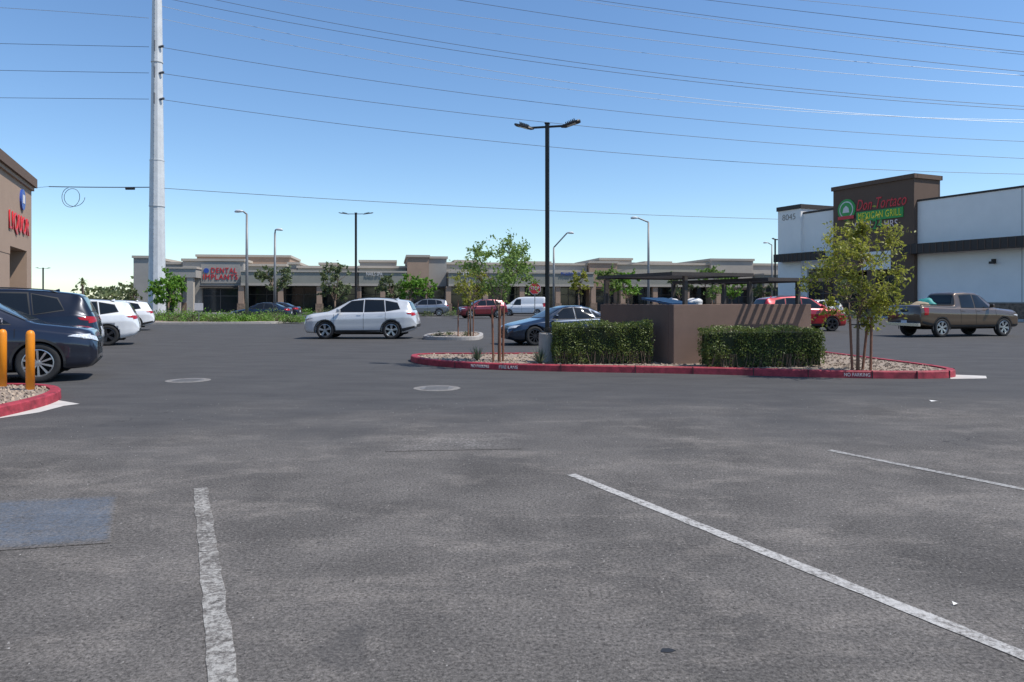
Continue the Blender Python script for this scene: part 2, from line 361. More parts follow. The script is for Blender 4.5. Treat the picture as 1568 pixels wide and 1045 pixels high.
# ---------------------------------------------------------------- foliage
def leaves(k,pts,size,m,asp=.45,flat=.0):
    vs=[];fs=[]
    for p in pts:
        a=U(0,6.283); b=U(-1,1)*(1-flat); c=math.sqrt(max(0,1-b*b)); d=Vector((c*math.cos(a),c*math.sin(a),b))
        e=d.cross(Vector((U(-1,1),U(-1,1),U(-1,1)))).normalized(); s=size*U(.6,1.3)
        o=len(vs); p=Vector(p)
        vs+= [p-d*s*.5,p+e*s*asp*.5,p+d*s*.5,p-e*s*asp*.5]; fs.append((o,o+1,o+2,o+3))
    k.add(vs,fs,m)
def tree(name,x,y,z0,ztrunk,cz,rx,rz,nclump,nleaf,lsize,lm,tr=.04,stakes=0,cx=0,spread=.26,seed=1,low=0):
    random.seed(seed)
    e=empty(name,(x,y,z0)); k=B()
    top=Vector((cx*.5,0,ztrunk))
    k.tube([(0,0,-.05),(.02*cx,0,ztrunk*.5),top],[tr*1.25,tr,tr*.8],M['bark'],8)
    cl=[]
    for i in range(nclump):
        a=U(0,6.283); b=U(-1,1); r=U(.35,1)**.5
        rr=math.sqrt(1-b*b)
        cl.append(Vector((cx+rx*r*rr*math.cos(a)*U(.8,1.1),rx*r*rr*math.sin(a),cz+rz*r*b)))
    mains=[]
    for i in range(6):
        c=cl[i]; p=top.lerp(c,.55)+Vector((U(-.1,.1),U(-.1,.1),U(.0,.15)))*rx; mains.append(p)
        k.tube([top-Vector((0,0,ztrunk*.12*R())),top.lerp(p,.5)+Vector((0,0,-.04)),p],[tr*.6,tr*.45,tr*.3],M['bark'],6,False)
    pts=[]
    for c in cl:
        q=min(mains,key=lambda w:(w-c).length)
        k.tube([q,(q+c)/2+Vector((U(-1,1),U(-1,1),U(-1,1)))*rx*.05,c],[tr*.3,tr*.2,tr*.08],M['bark'],5,False)
        s=spread*rx*U(.6,1.35)
        nl=int(nleaf/nclump*U(.5,1.5))
        nt_=max(3,nl//14)
        for t in range(nt_):
            dr=Vector((random.gauss(0,1),random.gauss(0,1),random.gauss(0,.8)+.2)); L=s*U(.7,1.5)
            dr=dr.normalized()*L
            if rx<2: k.tube([c,c+dr*.5+Vector((0,0,.02)),c+dr],[tr*.08,tr*.06,tr*.03],M['bark'],3,False)
            for j in range(max(1,nl//nt_)):
                f=U(.15,1.1); pts.append(c+dr*f+Vector((random.gauss(0,1),random.gauss(0,1),random.gauss(0,1)))*s*.13)
    k.obj('trunk_and_limbs',e,smooth=True)
    k=B(); leaves(k,pts,lsize,lm); k.obj('crown_leaves',e,fixn=False)
    if stakes:
        k=B()
        for i,(sx,sy,lx) in enumerate(stakes):
            k.tube([(sx,sy,-.02),(sx+lx,sy,ztrunk*.98)],[.028,.026],M['stake'],7)
            k.box(min(sx+lx,0),max(sx+lx,0),-.012+sy*.5,.012+sy*.5,ztrunk*.82,ztrunk*.84,M['blackpl'])
        k.obj('tree_stakes',e)
    return e
lm_ash=leafmat('leaf_ash',(.10,.17,.035),(.30,.43,.11),.5)
lm_yel=leafmat('leaf_yellowgreen',(.14,.16,.02),(.48,.48,.08),.5)
lm_dk=leafmat('leaf_sage',(.06,.09,.035),(.21,.25,.10),.35)
lm_br=leafmat('leaf_bright',(.07,.18,.015),(.24,.43,.05),.4)
lm_hedge=leafmat('leaf_hedge',(.05,.08,.015),(.23,.28,.065),.3)
tree('sapling_tree',-.32,17.8,.13,1.35,2.2,.92,.72,36,3700,.088,lm_ash,.022,[(-.13,0,-.03),(.10,.1,.02),(.03,-.12,.0)],cx=.0,seed=11)
tree('sapling_tree',-1.7,30.2,.13,1.5,2.05,.85,.9,26,2300,.11,lm_yel,.03,[(-.5,0,.0),(.12,0,0),(-.1,.2,0)],seed=12)
tree('sapling_tree',7.3,15.6,.13,1.15,2.05,1.02,1.2,52,6200,.082,lm_yel,.032,[(-.12,0,-.05),(.12,.05,.12),(.22,-.1,.02)],cx=.0,spread=.24,seed=15)
def bgtree(px,d,pyt,pyb,wpx,lm,n,ls,seed,name='shade_tree'):
    x=(px-784)/F*d; zt=CH+(HOR-pyt)/F*d; zb=CH+(HOR-pyb)/F*d; rx=wpx/F*d/2
    tree(name,x,d,0,max(.8,zb+.3),(zt+zb)/2,rx*.85,(zt-zb)/2*.9,26,n,ls,lm,.09,seed=seed)
bgtree(258,70,417,468,64,lm_br,3400,.3,21,'desert_shrub_tree')
bgtree(420,62,403,450,66,lm_dk,2000,.24,22)
bgtree(513,60,402,466,62,lm_dk,2300,.24,23)
bgtree(600,74,420,462,50,lm_dk,1900,.26,24)
bgtree(628,78,418,460,60,lm_br,2800,.3,25)
bgtree(655,80,424,458,30,lm_br,1000,.3,26)
bgtree(886,66,412,450,38,lm_yel,1200,.24,27)
bgtree(932,72,408,456,54,lm_ash,1900,.26,28)
bgtree(962,72,415,462,48,lm_br,1800,.28,29)
bgtree(1040,76,416,462,50,lm_dk,1500,.28,30)
bgtree(1090,74,404,460,60,lm_ash,2000,.28,31)
bgtree(1120,76,418,462,50,lm_br,1800,.28,32)
bgtree(1170,86,425,462,40,lm_dk,1200,.28,33)
bgtree(722,74,428,465,40,lm_yel,1100,.24,34)
bgtree(205,60,440,468,26,lm_dk,900,.22,35)
bgtree(1300,62,425,465,46,lm_dk,1300,.22,36)
k=B(); pts=[]
for i in range(9000):
    x=U(-260,-70); h=3.5+2.5*math.sin(x*.13)+1.5*math.sin(x*.5); pts.append((x,U(165,180),max(.3,U(0,1)**.7*max(1,h))))
for i in range(5000):
    x=U(60,200); h=3.5+2*math.sin(x*.11); pts.append((x,U(165,180),U(0,1)**.7*h))
leaves(k,pts,1.1,lm_dk,.7); k.obj('distant_trees',fixn=False)
def palm(px,pyt,d):
    x=(px-784)/F*d; z=CH+(HOR-pyt)/F*d; e=empty('palm_tree',(x,d,0)); k=B()
    k.tube([(0,0,0),(.1,0,z*.5),(0,0,z-.8)],[.3,.22,.2],M['bark'],8); k.obj('trunk',e)
    k=B()
    for i in range(46):
        a=U(0,6.283); el=U(-.6,1.1); L=U(.8,1.2)*1.2; prev=Vector((0,0,z-.9)); dr=Vector((math.cos(a)*math.cos(el),math.sin(a)*math.cos(el),math.sin(el)))
        sd_=dr.cross(Vector((0,0,1))).normalized(); vs=[]
        for j in range(5):
            t=j/4; c=prev+dr*L*t+Vector((0,0,-.5*t*t)); w=.16*math.sin(math.pi*(.15+.8*t)); vs+=[c-sd_*w,c+sd_*w]
        k.add(vs,[(2*j,2*j+1,2*j+3,2*j+2) for j in range(4)],lm_dk)
    k.obj('fronds',e,fixn=False)
palm(126,424,150); palm(171,436,170); palm(202,430,175)
def hedge(x0,y0,x1,y1,depth,h,seed,n=11000):
    random.seed(seed); L=math.hypot(x1-x0,y1-y0); e=empty('boxwood_hedge',(x0,y0,.12),math.atan2(y1-y0,x1-x0))
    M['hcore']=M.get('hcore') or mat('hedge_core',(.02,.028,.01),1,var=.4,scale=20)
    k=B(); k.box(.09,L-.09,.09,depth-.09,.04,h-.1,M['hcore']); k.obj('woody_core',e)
    pts=[]
    def wob(a,b): return .045*math.sin(a*5+seed)+.035*math.sin(a*11+b*7+seed)+.025*math.sin(b*13)
    for i in range(n):
        f=R(); z=U(.03,h); t=-.045*math.log(max(1e-4,R()))
        if f<.42: u=U(0,L); p=(u,t+wob(u,z)*.8+.02,z)
        elif f<.52: u=U(0,L); p=(u,depth-t,z)
        elif f<.66: v=U(0,depth); p=(t+wob(v,z)*.7,v,z)
        elif f<.78: v=U(0,depth); p=(L-t+wob(v,z)*.7,v,z)
        else:
            u=U(0,L); v=U(0,depth); p=(u,v,h-t+wob(u,v)*.8+(.05*R() if R()<.15 else 0))
        if p[2]<.2 and R()<.55: continue
        if math.sin(p[0]*6+seed)*math.sin(p[2]*7+p[0]*3)>.62 and R()<.6: continue
        pts.append(p)
    k=B(); leaves(k,pts,.044,lm_hedge,.6); k.obj('leaves',e,fixn=False)
    k=B()
    for i in range(60):
        u=U(.05,L-.05); k.tube([(u,U(.04,.12),-.05),(u+U(-.1,.1),U(.02,.1),.3)],[.008,.005],M['bark'],4,False)
    k.obj('stems',e)
hedge(1.0,17.0,3.28,17.1,.72,.95,3); hedge(4.28,16.1,6.95,16.35,.75,.86,5,12500)
def spiky(name,x,y,z,h,n,lm,w=.02):
    e=empty(name,(x,y,z)); k=B()
    for i in range(n):
        a=U(0,6.283); el=U(.5,1.5); L=h*U(.7,1.1); dr=Vector((math.cos(a)*math.cos(el),math.sin(a)*math.cos(el),math.sin(el))); sd_=dr.cross(Vector((0,0,1))).normalized()
        vs=[]
        for j in range(4):
            t=j/3; c=dr*L*t+Vector((0,0,-.1*h*t*t)); ww=w*(1-t)+.001; vs+=[c-sd_*ww,c+sd_*ww]
        k.add(vs,[(2*j,2*j+1,2*j+3,2*j+2) for j in range(3)],lm)
    k.obj('blades',e,fixn=False)
lm_agave=leafmat('leaf_yucca',(.08,.11,.07),(.22,.27,.17),.1)
x,y=gp(731,552,.12); spiky('yucca_plant',x,y,.12,.42,70,lm_agave)
x,y=gp(833,556,.12); spiky('yucca_plant',x-.1,y-.25,.12,.46,80,lm_agave)
def shrub(x,y,z,r,lm,n=350,ls=.09,name='desert_shrub'):
    e=empty(name,(x,y,z)); k=B(); pts=[]
    for i in range(n):
        v=Vector((random.gauss(0,1),random.gauss(0,1),random.gauss(0,1))).normalized()*r*U(.5,1.05)*(1+.2*math.sin(i)); pts.append((v.x*1.15,v.y,abs(v.z)*.9))
    for i in range(8): k.tube([(0,0,0),(U(-1,1)*r*.6,U(-1,1)*r*.6,r*.6)],[.02,.008],M['bark'],4,False)
    k.obj('stems',e); k=B(); leaves(k,pts,ls,lm,.5); k.obj('foliage',e,fixn=False)
random.seed(5)
for i in range(32):
    px=236+i*7.2; d=50+U(.5,6); lm=(lm_br,lm_dk,lm_ash,lm_br)[i%4]; shrub((px-784)/F*d,d,.1,U(.35,.95),lm,360,.13)
for i in range(14):
    px=(380,395,440,470,500,530,560,590,615,700,745,870,900,1010)[i]; d=79+U(0,3); shrub((px-784)/F*d,d,.0,U(.6,1.1),(lm_br,lm_dk,lm_ash)[i%3],300,.18)
for px,d,r in ((655,72,.6),(690,72,.7),(870,68,.8),(905,68,.7),(1010,70,.7),(1300,60,.9),(1330,58,.8),(1275,62,.8)):
    shrub((px-784)/F*d,d,.1,r,lm_dk,260,.14)
for px,d in ((672,30.5),(688,31.5),(715,31)): shrub((px-784)/F*d,d,.1,.22,lm_dk,160,.06)
# ---------------------------------------------------------------- trash enclosure
ang=math.atan2(.41,.912)
en=empty('trash_enclosure',(3.72,17.02,.12),ang)
k=B(); WT=.2; HT=1.38; D=3.25; W=4.25
k.box(0,W,0,WT,-.1,HT,M['stuccobr']); k.box(0,WT,WT+.002,D,-.1,HT-.003,M['stuccobr']); k.box(W-WT,W,WT+.002,D,-.1,HT-.003,M['stuccobr'])
k.obj('block_walls',en,bevel=.012)
k=B()
for (x0,x1,y0,y1,z,dr) in ((-.1,2.3,-.08,D,2.05,0),(2.36,W+.12,-.5,D,1.94,1)):
    k.box(x0,x1,y0,y0+.06,z,z+.08,M['slat']); k.box(x0,x1,y1-.06,y1,z,z+.08,M['slat'])
    k.box(x0,x0+.06,y0+.061,y1-.061,z,z+.08,M['slat']); k.box(x1-.06,x1,y0+.061,y1-.061,z,z+.08,M['slat'])
    if dr==0:
        y=y0+.16
        while y<y1-.12: k.box(x0+.061,x1-.061,y,y+.1,z+.03,z+.06,M['slat']); y+=.25
    else:
        x=x0+.16
        while x<x1-.12: k.box(x,x+.1,y0+.061,y1-.061,z+.03,z+.06,M['slat']); x+=.24
for (x,y) in ((.12,D-.1),(.4,.1),(2.33,.1),(W-.35,.1),(W-.12,D-.1),(2.33,D-.1)):
    z0=HT-.01 if y<.3 or x<.2 or x>W-.2 else 0
    k.box(x-.045,x+.045,y-.045,y+.045,z0,2.04 if x<2.3 else 1.935,M['slat'])
k.obj('slatted_canopy',en)
M['bin']=mat('dumpster_blue',(.02,.08,.18),.5,var=.25,scale=4); M['bag']=mat('trash_bag',(.7,.7,.72),.35,var=.1,scale=5)
du=empty('trash_dumpster',(3.72,17.02,.0),ang)
k=B()
for x0 in (.45,2.3):
    k.add([(x0,.7,.1),(x0+1.45,.7,.1),(x0+1.45,1.8,.1),(x0,1.8,.1),(x0-.05,.6,1.45),(x0+1.5,.6,1.45),(x0+1.5,1.95,1.45),(x0-.05,1.95,1.45)],[(0,1,5,4),(1,2,6,5),(2,3,7,6),(3,0,4,7),(0,3,2,1)],M['bin'])
    k.box(x0-.08,x0+1.53,.56,.62,1.38,1.47,M['bin'])
k.add([(.4,.6,1.47),(1.1,.6,1.47),(1.1,1.9,1.62),(.4,1.9,1.62),(.4,.6,1.52),(1.1,.6,1.52),(1.1,1.9,1.67),(.4,1.9,1.67)],[(0,1,2,3),(4,5,6,7),(0,1,5,4),(1,2,6,5),(2,3,7,6),(3,0,4,7)],M['bin'])
k.obj('steel_bins',du)
def blob(name,loc,r,m,parent,sq=(1,1,1),seed=0):
    bm=bmesh.new(); bmesh.ops.create_icosphere(bm,subdivisions=3,radius=1)
    rr=random.Random(seed); ph=[rr.uniform(0,6) for _ in range(6)]
    for v in bm.verts:
        f=1+.12*math.sin(v.co.x*5+ph[0])+.1*math.sin(v.co.y*7+ph[1])+.1*math.sin(v.co.z*6+ph[2]); v.co=Vector((v.co.x*sq[0],v.co.y*sq[1],v.co.z*sq[2]))*r*f
    me=bpy.data.meshes.new(name); bm.to_mesh(me); bm.free(); me.materials.append(m)
    for p in me.polygons: p.use_smooth=True
    o=bpy.data.objects.new(name,me); scene.collection.objects.link(o); o.location=loc; o.parent=parent; return o
blob('bag_1',(1.5,1.2,1.5),.22,M['bag'],du,(1.2,1,.7),1); blob('bag_2',(1.1,1.6,1.5),.2,M['bag'],du,(1.1,1,.8),2)
# ---------------------------------------------------------------- street lights
def shoebox(x,y,z0,h,arm,base=.7,rot=.0,r=.055):
    e=empty('parking_lot_light',(x,y,z0),rot)
    k=B()
    if base: 
        k.tube([(0,0,-.1),(0,0,base-.03),(0,0,base)],[.21,.205,.185],M['conc'],24); k.box(-.13,.13,-.13,.13,base,base+.03,M['bronze'])
        k.tube([(0,0,base+.03),(0,0,base+.12)],[.09,.075],M['bronze'],12)
    k.box(-r,r,-r,r,base+.03,h,M['bronze']); k.box(-r*1.3,r*1.3,-r*1.3,r*1.3,h,h+.03,M['bronze'])
    k.obj('pole',e,bevel=.006)
    for s in (-1,1):
        k=B()
        k.box(min(s*r,s*arm*.5),max(s*r,s*arm*.5),-.02,.02,h-.09,h-.045,M['bronze'])
        x0=arm*.42; x1=arm
        vs=[(s*x0,-.05,h-.1),(s*x0,.05,h-.1),(s*(x0+.1),-.13,h-.09),(s*(x0+.1),.13,h-.09),(s*(x1-.05),-.13,h-.0),(s*(x1-.05),.13,h-.0),(s*x1,-.08,h+.01),(s*x1,.08,h+.01)]
        up=[(a,b*.85,c+.04) for a,b,c in vs]; v=vs+up
        f=[(0,2,3,1),(2,4,5,3),(4,6,7,5),(8,9,11,10),(10,11,13,12),(12,13,15,14),(0,1,9,8),(6,14,15,7),(0,8,10,2),(2,10,12,4),(4,12,14,6),(1,3,11,9),(3,5,13,11),(5,7,15,13)]
        k.add(v,f,M['bronze'])
        for q in range(6):
            xx=x0+.12+q*.04*arm/.8; k.box(min(s*xx,s*(xx+.01)),max(s*xx,s*(xx+.01)),-.10,.10,h-.03+.02*q/3,h+.005+.015*q,M['bronze'])
        k.add([(s*(x0+.15),-.09,h-.088),(s*(x0+.15),.09,h-.088),(s*(x1-.1),.09,h-.02),(s*(x1-.1),-.09,h-.02)],[(0,1,2,3)],M['lens'])
        k.obj('luminaire_%s'%('a' if s<0 else 'b'),e)
    return e
shoebox(.85,17.8,.12,5.72,.8,rot=-.25,r=.046)
shoebox((545-784)/F*56,56,0,8.2,1.3,base=.8,rot=0,r=.075)
shoebox((1187-784)/F*92,92,0,9.2,1.3,base=.8,rot=1.0,r=.09)
shoebox((66-784)/F*110,110,0,6.4,1.0,base=.8,rot=.3,r=.09)
def cobra(px,pyt,d,arm,rise=.6,m=None):
    x=(px-784)/F*d; z=CH+(HOR-pyt)/F*d; e=empty('street_lamp',(x,d,0)); k=B(); m=m or M['greypole']
    k.tube([(0,0,0),(0,0,z*.5),(0,0,z-rise)],[.13,.1,.075],m,12)
    s=1 if arm>0 else -1; pts=[(0,0,z-rise)]
    for i in range(1,7):
        t=i/6; pts.append((arm*math.sin(t*math.pi/2)*.85,0,z-rise+rise*math.sin(t*math.pi/2)))
    k.tube(pts,[.06]*7,m,8); k.tube([(0,0,0),(0,0,.3)],[.22,.2],M['conc'],12)
    k.obj('pole_and_arm',e,smooth=True)
    k=B(); a=pts[-1][0]; k.tube([(a,0,z),(a+s*.2,0,z+.02),(a+s*.45,0,z+.01),(a+s*.6,0,z-.03)],[.05,.10,.11,.05],M['galv'],10); k.obj('cobra_head',e,smooth=True)
cobra(378,324,52,-.3,.2); cobra(421,352,60,.05,.3); cobra(848,357,66,1.4,1.3); cobra(993,334,60,-1.0,.35)
cobra(1182,372,95,-.6,.3)
# ---------------------------------------------------------------- transmission pole + wires
tp=empty('transmission_pole',((240.5-784)/F*76,76,0)); k=B()
H=44; n=12
def pr(z): return .86-(.86-.30)*z/H
k.tube([(0,0,0),(0,0,12)],[pr(0),pr(12)],M['galv'],n); k.tube([(0,0,11.2),(0,0,15.9)],[pr(11.2)+.03,pr(15.9)+.03],M['galv'],n)
k.tube([(0,0,15.2),(0,0,27)],[pr(15.2)-.005,pr(27)-.005],M['galv'],n); k.tube([(0,0,26),(0,0,H)],[pr(26)+.02,pr(H)],M['galv'],n)
for z in (0.1,11.2,15.9,26): k.tube([(0,0,z),(0,0,z+.1)],[pr(z)+.06,pr(z)+.06],M['galv'],n)
k.obj('tapered_shaft',tp)
k=B()
wz=[at(0,72,76).z,at(0,112,76).z,at(0,152,76).z]
for z in wz:
    r=pr(z); k.tube([(r*.5,-.2,z-.15),(r+.35,-.35,z)],[.08,.06],M['insul'],8)
    for q in range(6): k.tube([(r*.9+.08*q-.1,-.3,z-.12+.02*q),(r*.9+.08*q-.07,-.3,z-.115+.02*q)],[.13,.13],M['insul'],10)
    k.tube([(0,-r,z+.5),(0,-r,z-.6)],[.07,.07],M['insul'],6)
for z in (35,38,41):
    k.tube([(0,0,z),(2.4,0,z+.5)],[.16,.09],M['galv'],8); k.tube([(0,0,z),(-2.4,0,z+.5)],[.16,.09],M['galv'],8)
k.obj('arms_and_insulators',tp)
k=B()
for z in [x*.45+2.5 for x in range(70)]: k.box(-.02,.02,-pr(z)-.14,-pr(z)+.02,z,z+.02,M['insul'])
k.obj('climbing_steps',tp)
wi=empty('overhead_power_lines'); 
def wire(a,b,c,d0,d1,m,r=.026,t0=0,t1=1.15,name='conductor'):
    pa=at(a[0],a[1],d0); pc=at(c[0],c[1],d1)
    tb=(b[0]-a[0])/(c[0]-a[0]); db=d0+(d1-d0)*tb; pb=at(b[0],b[1],db)
    xs=[pa.x,pb.x,pc.x]
    def lag(x,v):
        s=0
        for i in range(3):
            l=v[i]
            for j in range(3):
                if j!=i: l*=(x-xs[j])/(xs[i]-xs[j])
            s+=l
        return s
    pts=[]
    for i in range(49):
        t=t0+(t1-t0)*i/48; x=pa.x+(pc.x-pa.x)*t
        pts.append((x,lag(x,[pa.y,pb.y,pc.y]),lag(x,[pa.z,pb.z,pc.z])))
    k=B(); k.tube(pts,r,m,5); k.obj(name,wi)
WD,WL=M['wire'],M['wirelt']
wire((243,72),(750,148),(1568,217),76,82,WD); wire((243,112),(840,188),(1568,243),76,82,WD); wire((243,152),(840,225),(1568,267),76,82,WD)
wire((240,8),(840,122),(1568,188),77,80,WL,t0=0); wire((243,28),(840,133),(1568,184),77,80,WL,.022)
wire((330,0),(840,90),(1568,163),78,70,WD,t0=-.1); wire((265,0),(840,98),(1568,168),78,70,WD,t0=-.05)
wire((430,0),(950,77),(1568,134),78,70,WL,.022,t0=-.1)
wire((560,0),(1000,62),(1568,116),78,66,WL,t0=-.2); wire((700,0),(1100,58),(1568,110),78,66,WD,t0=-.2)
wire((880,0),(1200,44),(1568,84),78,64,WL,.022,t0=-.3); wire((910,0),(1200,39),(1568,80),78,64,WD,t0=-.3)
wire((1080,0),(1300,26),(1568,56),78,62,WD,t0=-.4); wire((1220,0),(1400,18),(1568,36),78,62,WL,t0=-.6)
for ya,yb in ((67,72),(108,112),(150,152)): wire((228,yb),(110,(ya+yb)/2),(0,ya),76,78,WD,t1=1.6)
wire((228,28),(110,19),(0,12),77,78,WL,t1=1.6)
wire((243,288),(700,316),(1195,336),76,100,WD,.03,t1=1.4,name='communication_cable'); wire((232,287),(150,287),(75,286),76,76,WD,.05,t1=1.0,name='communication_cable')
wire((75,286),(40,288),(0,287),76,76,WD,.02,t1=1.6,name='communication_cable')
pa=at(200,289,76); k=B(); k.tube([pa+Vector((-.5,0,0)),pa+Vector((.4,0,0))],[.14,.14],M['blackpl'],10)
pts=[]
for i in range(60):
    t=i/59*2*math.pi*1.75+1.6; px=111+ (11+4*i/59)*math.cos(t)+(-6+10*i/59); py=303-(15-2*i/59)*math.sin(t); pts.append(at(px,py,76+.005*i))
k.tube(pts,.03,WD,5); k.obj('splice_case_and_cable_loop',wi)
# ---------------------------------------------------------------- signs, bollards
def octo_sign(px,py,d):
    x=(px-784)/F*d; z=CH+(HOR-py)/F*d; e=empty('stop_sign',(x,d,0)); k=B()
    k.tube([(0,.03,0),(0,.03,z+.3)],.03,M['greypole'],8); k.obj('post',e)
    k=B(); rd=mat('sign_red',(.5,.02,.025),.4,var=.05); wh=mat('sign_white',(.75,.75,.75),.4,var=0)
    for r,y,m in ((.46,0,wh),(.43,-.006,rd)):
        k.add([(r*math.cos(math.pi/8+i*math.pi/4),y,z+r*math.sin(math.pi/8+i*math.pi/4)) for i in range(8)],[tuple(range(8))],m)
    k.obj('octagon',e); text('legend','STOP',.62,.26,wh,(0,-.012,z),(math.pi/2,0,0),e,extrude=.002)
octo_sign(819,442,54)
e=empty('speed_limit_sign',((290-784)/F*49.5,51,0)); k=B(); k.tube([(0,0,0),(0,0,1.6)],.03,M['greypole'],8); k.box(-.3,.3,-.04,-.02,.9,1.4,M['white_text']); k.obj('post_and_panel',e)
def bollard(x,y):
    e=empty('yellow_bollard',(x,y,.1)); k=B()
    k.tube([(0,0,-.05),(0,0,.93),(0,0,.97),(0,0,.995),(0,0,1.005)],[.066,.066,.058,.038,.008],M['yellow'],24); k.obj('sleeve',e,smooth=True)
    k=B(); k.tube([(0,0,0),(0,0,.025)],[.11,.1],M['conc'],20); k.obj('footing',e)
bollard(-7.95,12.2); bollard(-8.72,12.65)
# ---------------------------------------------------------------- buildings
M['white_st']=mat('stucco_white',(.86,.83,.79),.95,var=.04,scale=.6,bump=.3,bscale=30)
M['brown_dk']=mat('stucco_dark_brown',(.13,.085,.062),.95,var=.06,scale=1)
M['tan']=mat('stucco_tan',(.36,.25,.18),.95,var=.06,scale=1)
M['beige']=mat('stucco_beige',(.42,.37,.31),.95,var=.06,scale=1)
M['sage']=mat('stucco_sage',(.27,.26,.22),.95,var=.06,scale=1)
M['greyst']=mat('stucco_grey',(.33,.31,.28),.95,var=.06,scale=1)
M['stonev']=mat('stone_veneer',(.20,.14,.10),.9,var=.5,scale=4,bump=.8,bscale=6)
M['darktrim']=mat('trim_dark',(.045,.035,.03),.7,var=.1)
M['sred']=mat('sign_letter_red',(.60,.015,.025),.4,var=0); M['sgreen']=mat('sign_green',(.02,.30,.05),.4,var=.1); M['syel']=mat('sign_yellow',(.85,.75,.03),.4,var=0)
M['spink']=mat('sign_pink_white',(.8,.62,.62),.4,var=0); M['sblue']=mat('sign_blue',(.03,.08,.35),.4,var=.1); M['alu']=mat('window_mullion',(.10,.09,.085),.5,metal=.4,var=0)
def storefront(k,x0,x1,z1,y=.0,step=1.6,z0=.0):
    k.box(x0,x1,y,y+.05,z0+.1,z1,M['storeglass'])
    n=max(1,int(round((x1-x0)/step)))
    for i in range(n+1):
        xx=x0+(x1-x0)*i/n; k.box(xx-.04,xx+.04,y-.06,y-.001,z0,z1,M['alu'])
    for z in (z0+.05,min(2.3,z1*.7),z1-.05): k.box(x0+.04,x1-.04,y-.05,y-.002,z-.04,z+.04,M['alu'])
RA=math.atan2(-.912,.41)
def RS(px):
    r=(px-784)/F; t=(40.2-58*r)/(r+.45); return 1.097*(22.6-t)
rb=empty('restaurant_building',(30.03,80.6,0),RA)
k=B()
s0,s1,s2,s3,s4=RS(1195),RS(1230),RS(1281),RS(1405),RS(1410)
END=62
k.box(s0,s1,-.35,6,0,11.35,M['white_st']); k.box(s0-.12,s1+.12,-.47,6.1,11.35,11.8,M['darktrim'])
k.box(s1,s2,.0,24,4.9,10.75,M['white_st']); k.box(s1,s2+.3,-.05,24.1,10.75,10.95,M['darktrim'])
k.box(s1,s1+.5,.0,24,0,4.9,M['white_st'])
k.box(s2,s3,-.45,3.0,4.4,12.55,M['brown_dk']); k.box(s2-.15,s3+.15,-.6,3.15,12.55,12.95,M['brown_dk'])
for (a,b) in ((s2,s2+1.2),(s3-1.4,s3),((s2+s3)/2-.5,(s2+s3)/2+.5)): k.box(a,b,-.45,3.0,0,4.398,M['brown_dk'])
k.box(s3,END,.0,24,0,10.45,M['white_st']); k.box(s3,END,-.06,24.1,10.45,10.62,M['darktrim'])
k.box(s3,END,-.08,-.002,0,1.35,M['stonev']); k.box(s3,END,-.12,-.002,1.352,1.45,M['conc'])
for x in (s3+9,s3+19,s3+29): k.box(x,x+.05,-.012,-.001,1.45,10.44,M['conc'])
k.box(s2,s3,3.001,24,0,10.3,M['greyst'])
k.obj('walls',rb)
k=B(); storefront(k,s1+.5,s2,4.6,.3); storefront(k,s2+1.2,s3-1.4,3.9,.1)
k.box(s2+3.4,s2+6.6,-.50,-.451,4.5,6.2,M['white_st'])
k.obj('storefront',rb)
k=B()
for (a,b) in ((s0+.6,s2-.02),(s3-.4,END)):
    k.box(a,b,-1.5,-.02 if a>10 else -.352,5.75,5.95,M['darktrim']); k.box(a,b,-1.58,-1.5,5.7,6.55,M['darktrim'])
    x=a+.3
    while x<b: k.box(x,x+.05,-1.62,-1.581,5.7,6.55,M['brown_dk']); x+=.6
k.obj('metal_awning',rb)
k=B()
xl=RS(1523); k.box(xl-.12,xl+.12,-.25,-.002,4.6,4.95,M['darktrim']); k.box(xl-.2,xl+.2,-.45,-.25,4.55,4.75,M['darktrim']); k.obj('wall_light',rb)
RX=(math.pi/2,0,0); yb=-.47
def rz(px,py):
    r=(px-784)/F; t=(40.2-58*r)/(r+.45); return CH+(HOR-py)/F*(58+t)
def rtext(name,body,p0,p1,y0,y1,m,ex=.02,yo=yb,bold=0,shear=0,space=1.0):
    a,b=RS(p0),RS(p1); pm=(p0+p1)/2; text(name,body,b-a,(y1-y0)/F*(58+ (40.2-58*((pm-784)/F))/((pm-784)/F+.45)),m,((a+b)/2,yo-ex,rz(pm,(y0+y1)/2)),RX,rb,ex,bold,shear,space)
rtext('sign_script','Don Tortaco',1316,1393,303,320,M['sred'],shear=.35,bold=.004,space=1.05)
k=B(); a,b=RS(1317),RS(1389); k.box(a,b,yb-.06,yb+.02,rz(1353,337),rz(1353,321.5),M['sgreen']); k.obj('sign_panel',rb,bevel=.03)
rtext('sign_grill','MEXICAN GRILL',1320,1386,324,334.5,M['syel'],.01,yb-.075,.0,space=1.1)
rtext('sign_open','OPEN',1315,1339,340,352,M['spink'],space=1.1); rtext('sign_24','24',1342,1357,337,352,M['sgreen'],bold=.006); rtext('sign_hrs','HRS',1360,1380,338,349,M['spink'],space=1.1)
k=B(); cx=RS(1302); cz=rz(1302,322); 
for r,y,m in ((1.05,.06,M['sgreen']),(.82,.09,M['white_text']),(.7,.12,M['sgreen'])):
    pts=[(cx+r*math.cos(i*math.pi/16),cz+r*math.sin(i*math.pi/16)) for i in range(32)]
    k.add([(p[0],yb-y,p[1]) for p in pts]+[(p[0],yb+.04,p[1]) for p in pts],[tuple(range(32))]+[(i,(i+1)%32,32+(i+1)%32,32+i) for i in range(32)],m)
k.add([(cx-.4,yb-.13,cz-.3),(cx+.4,yb-.13,cz-.3),(cx+.3,yb-.13,cz+.15),(cx,yb-.13,cz+.4),(cx-.3,yb-.13,cz+.15)],[(0,1,2,3,4)],M['white_text'])
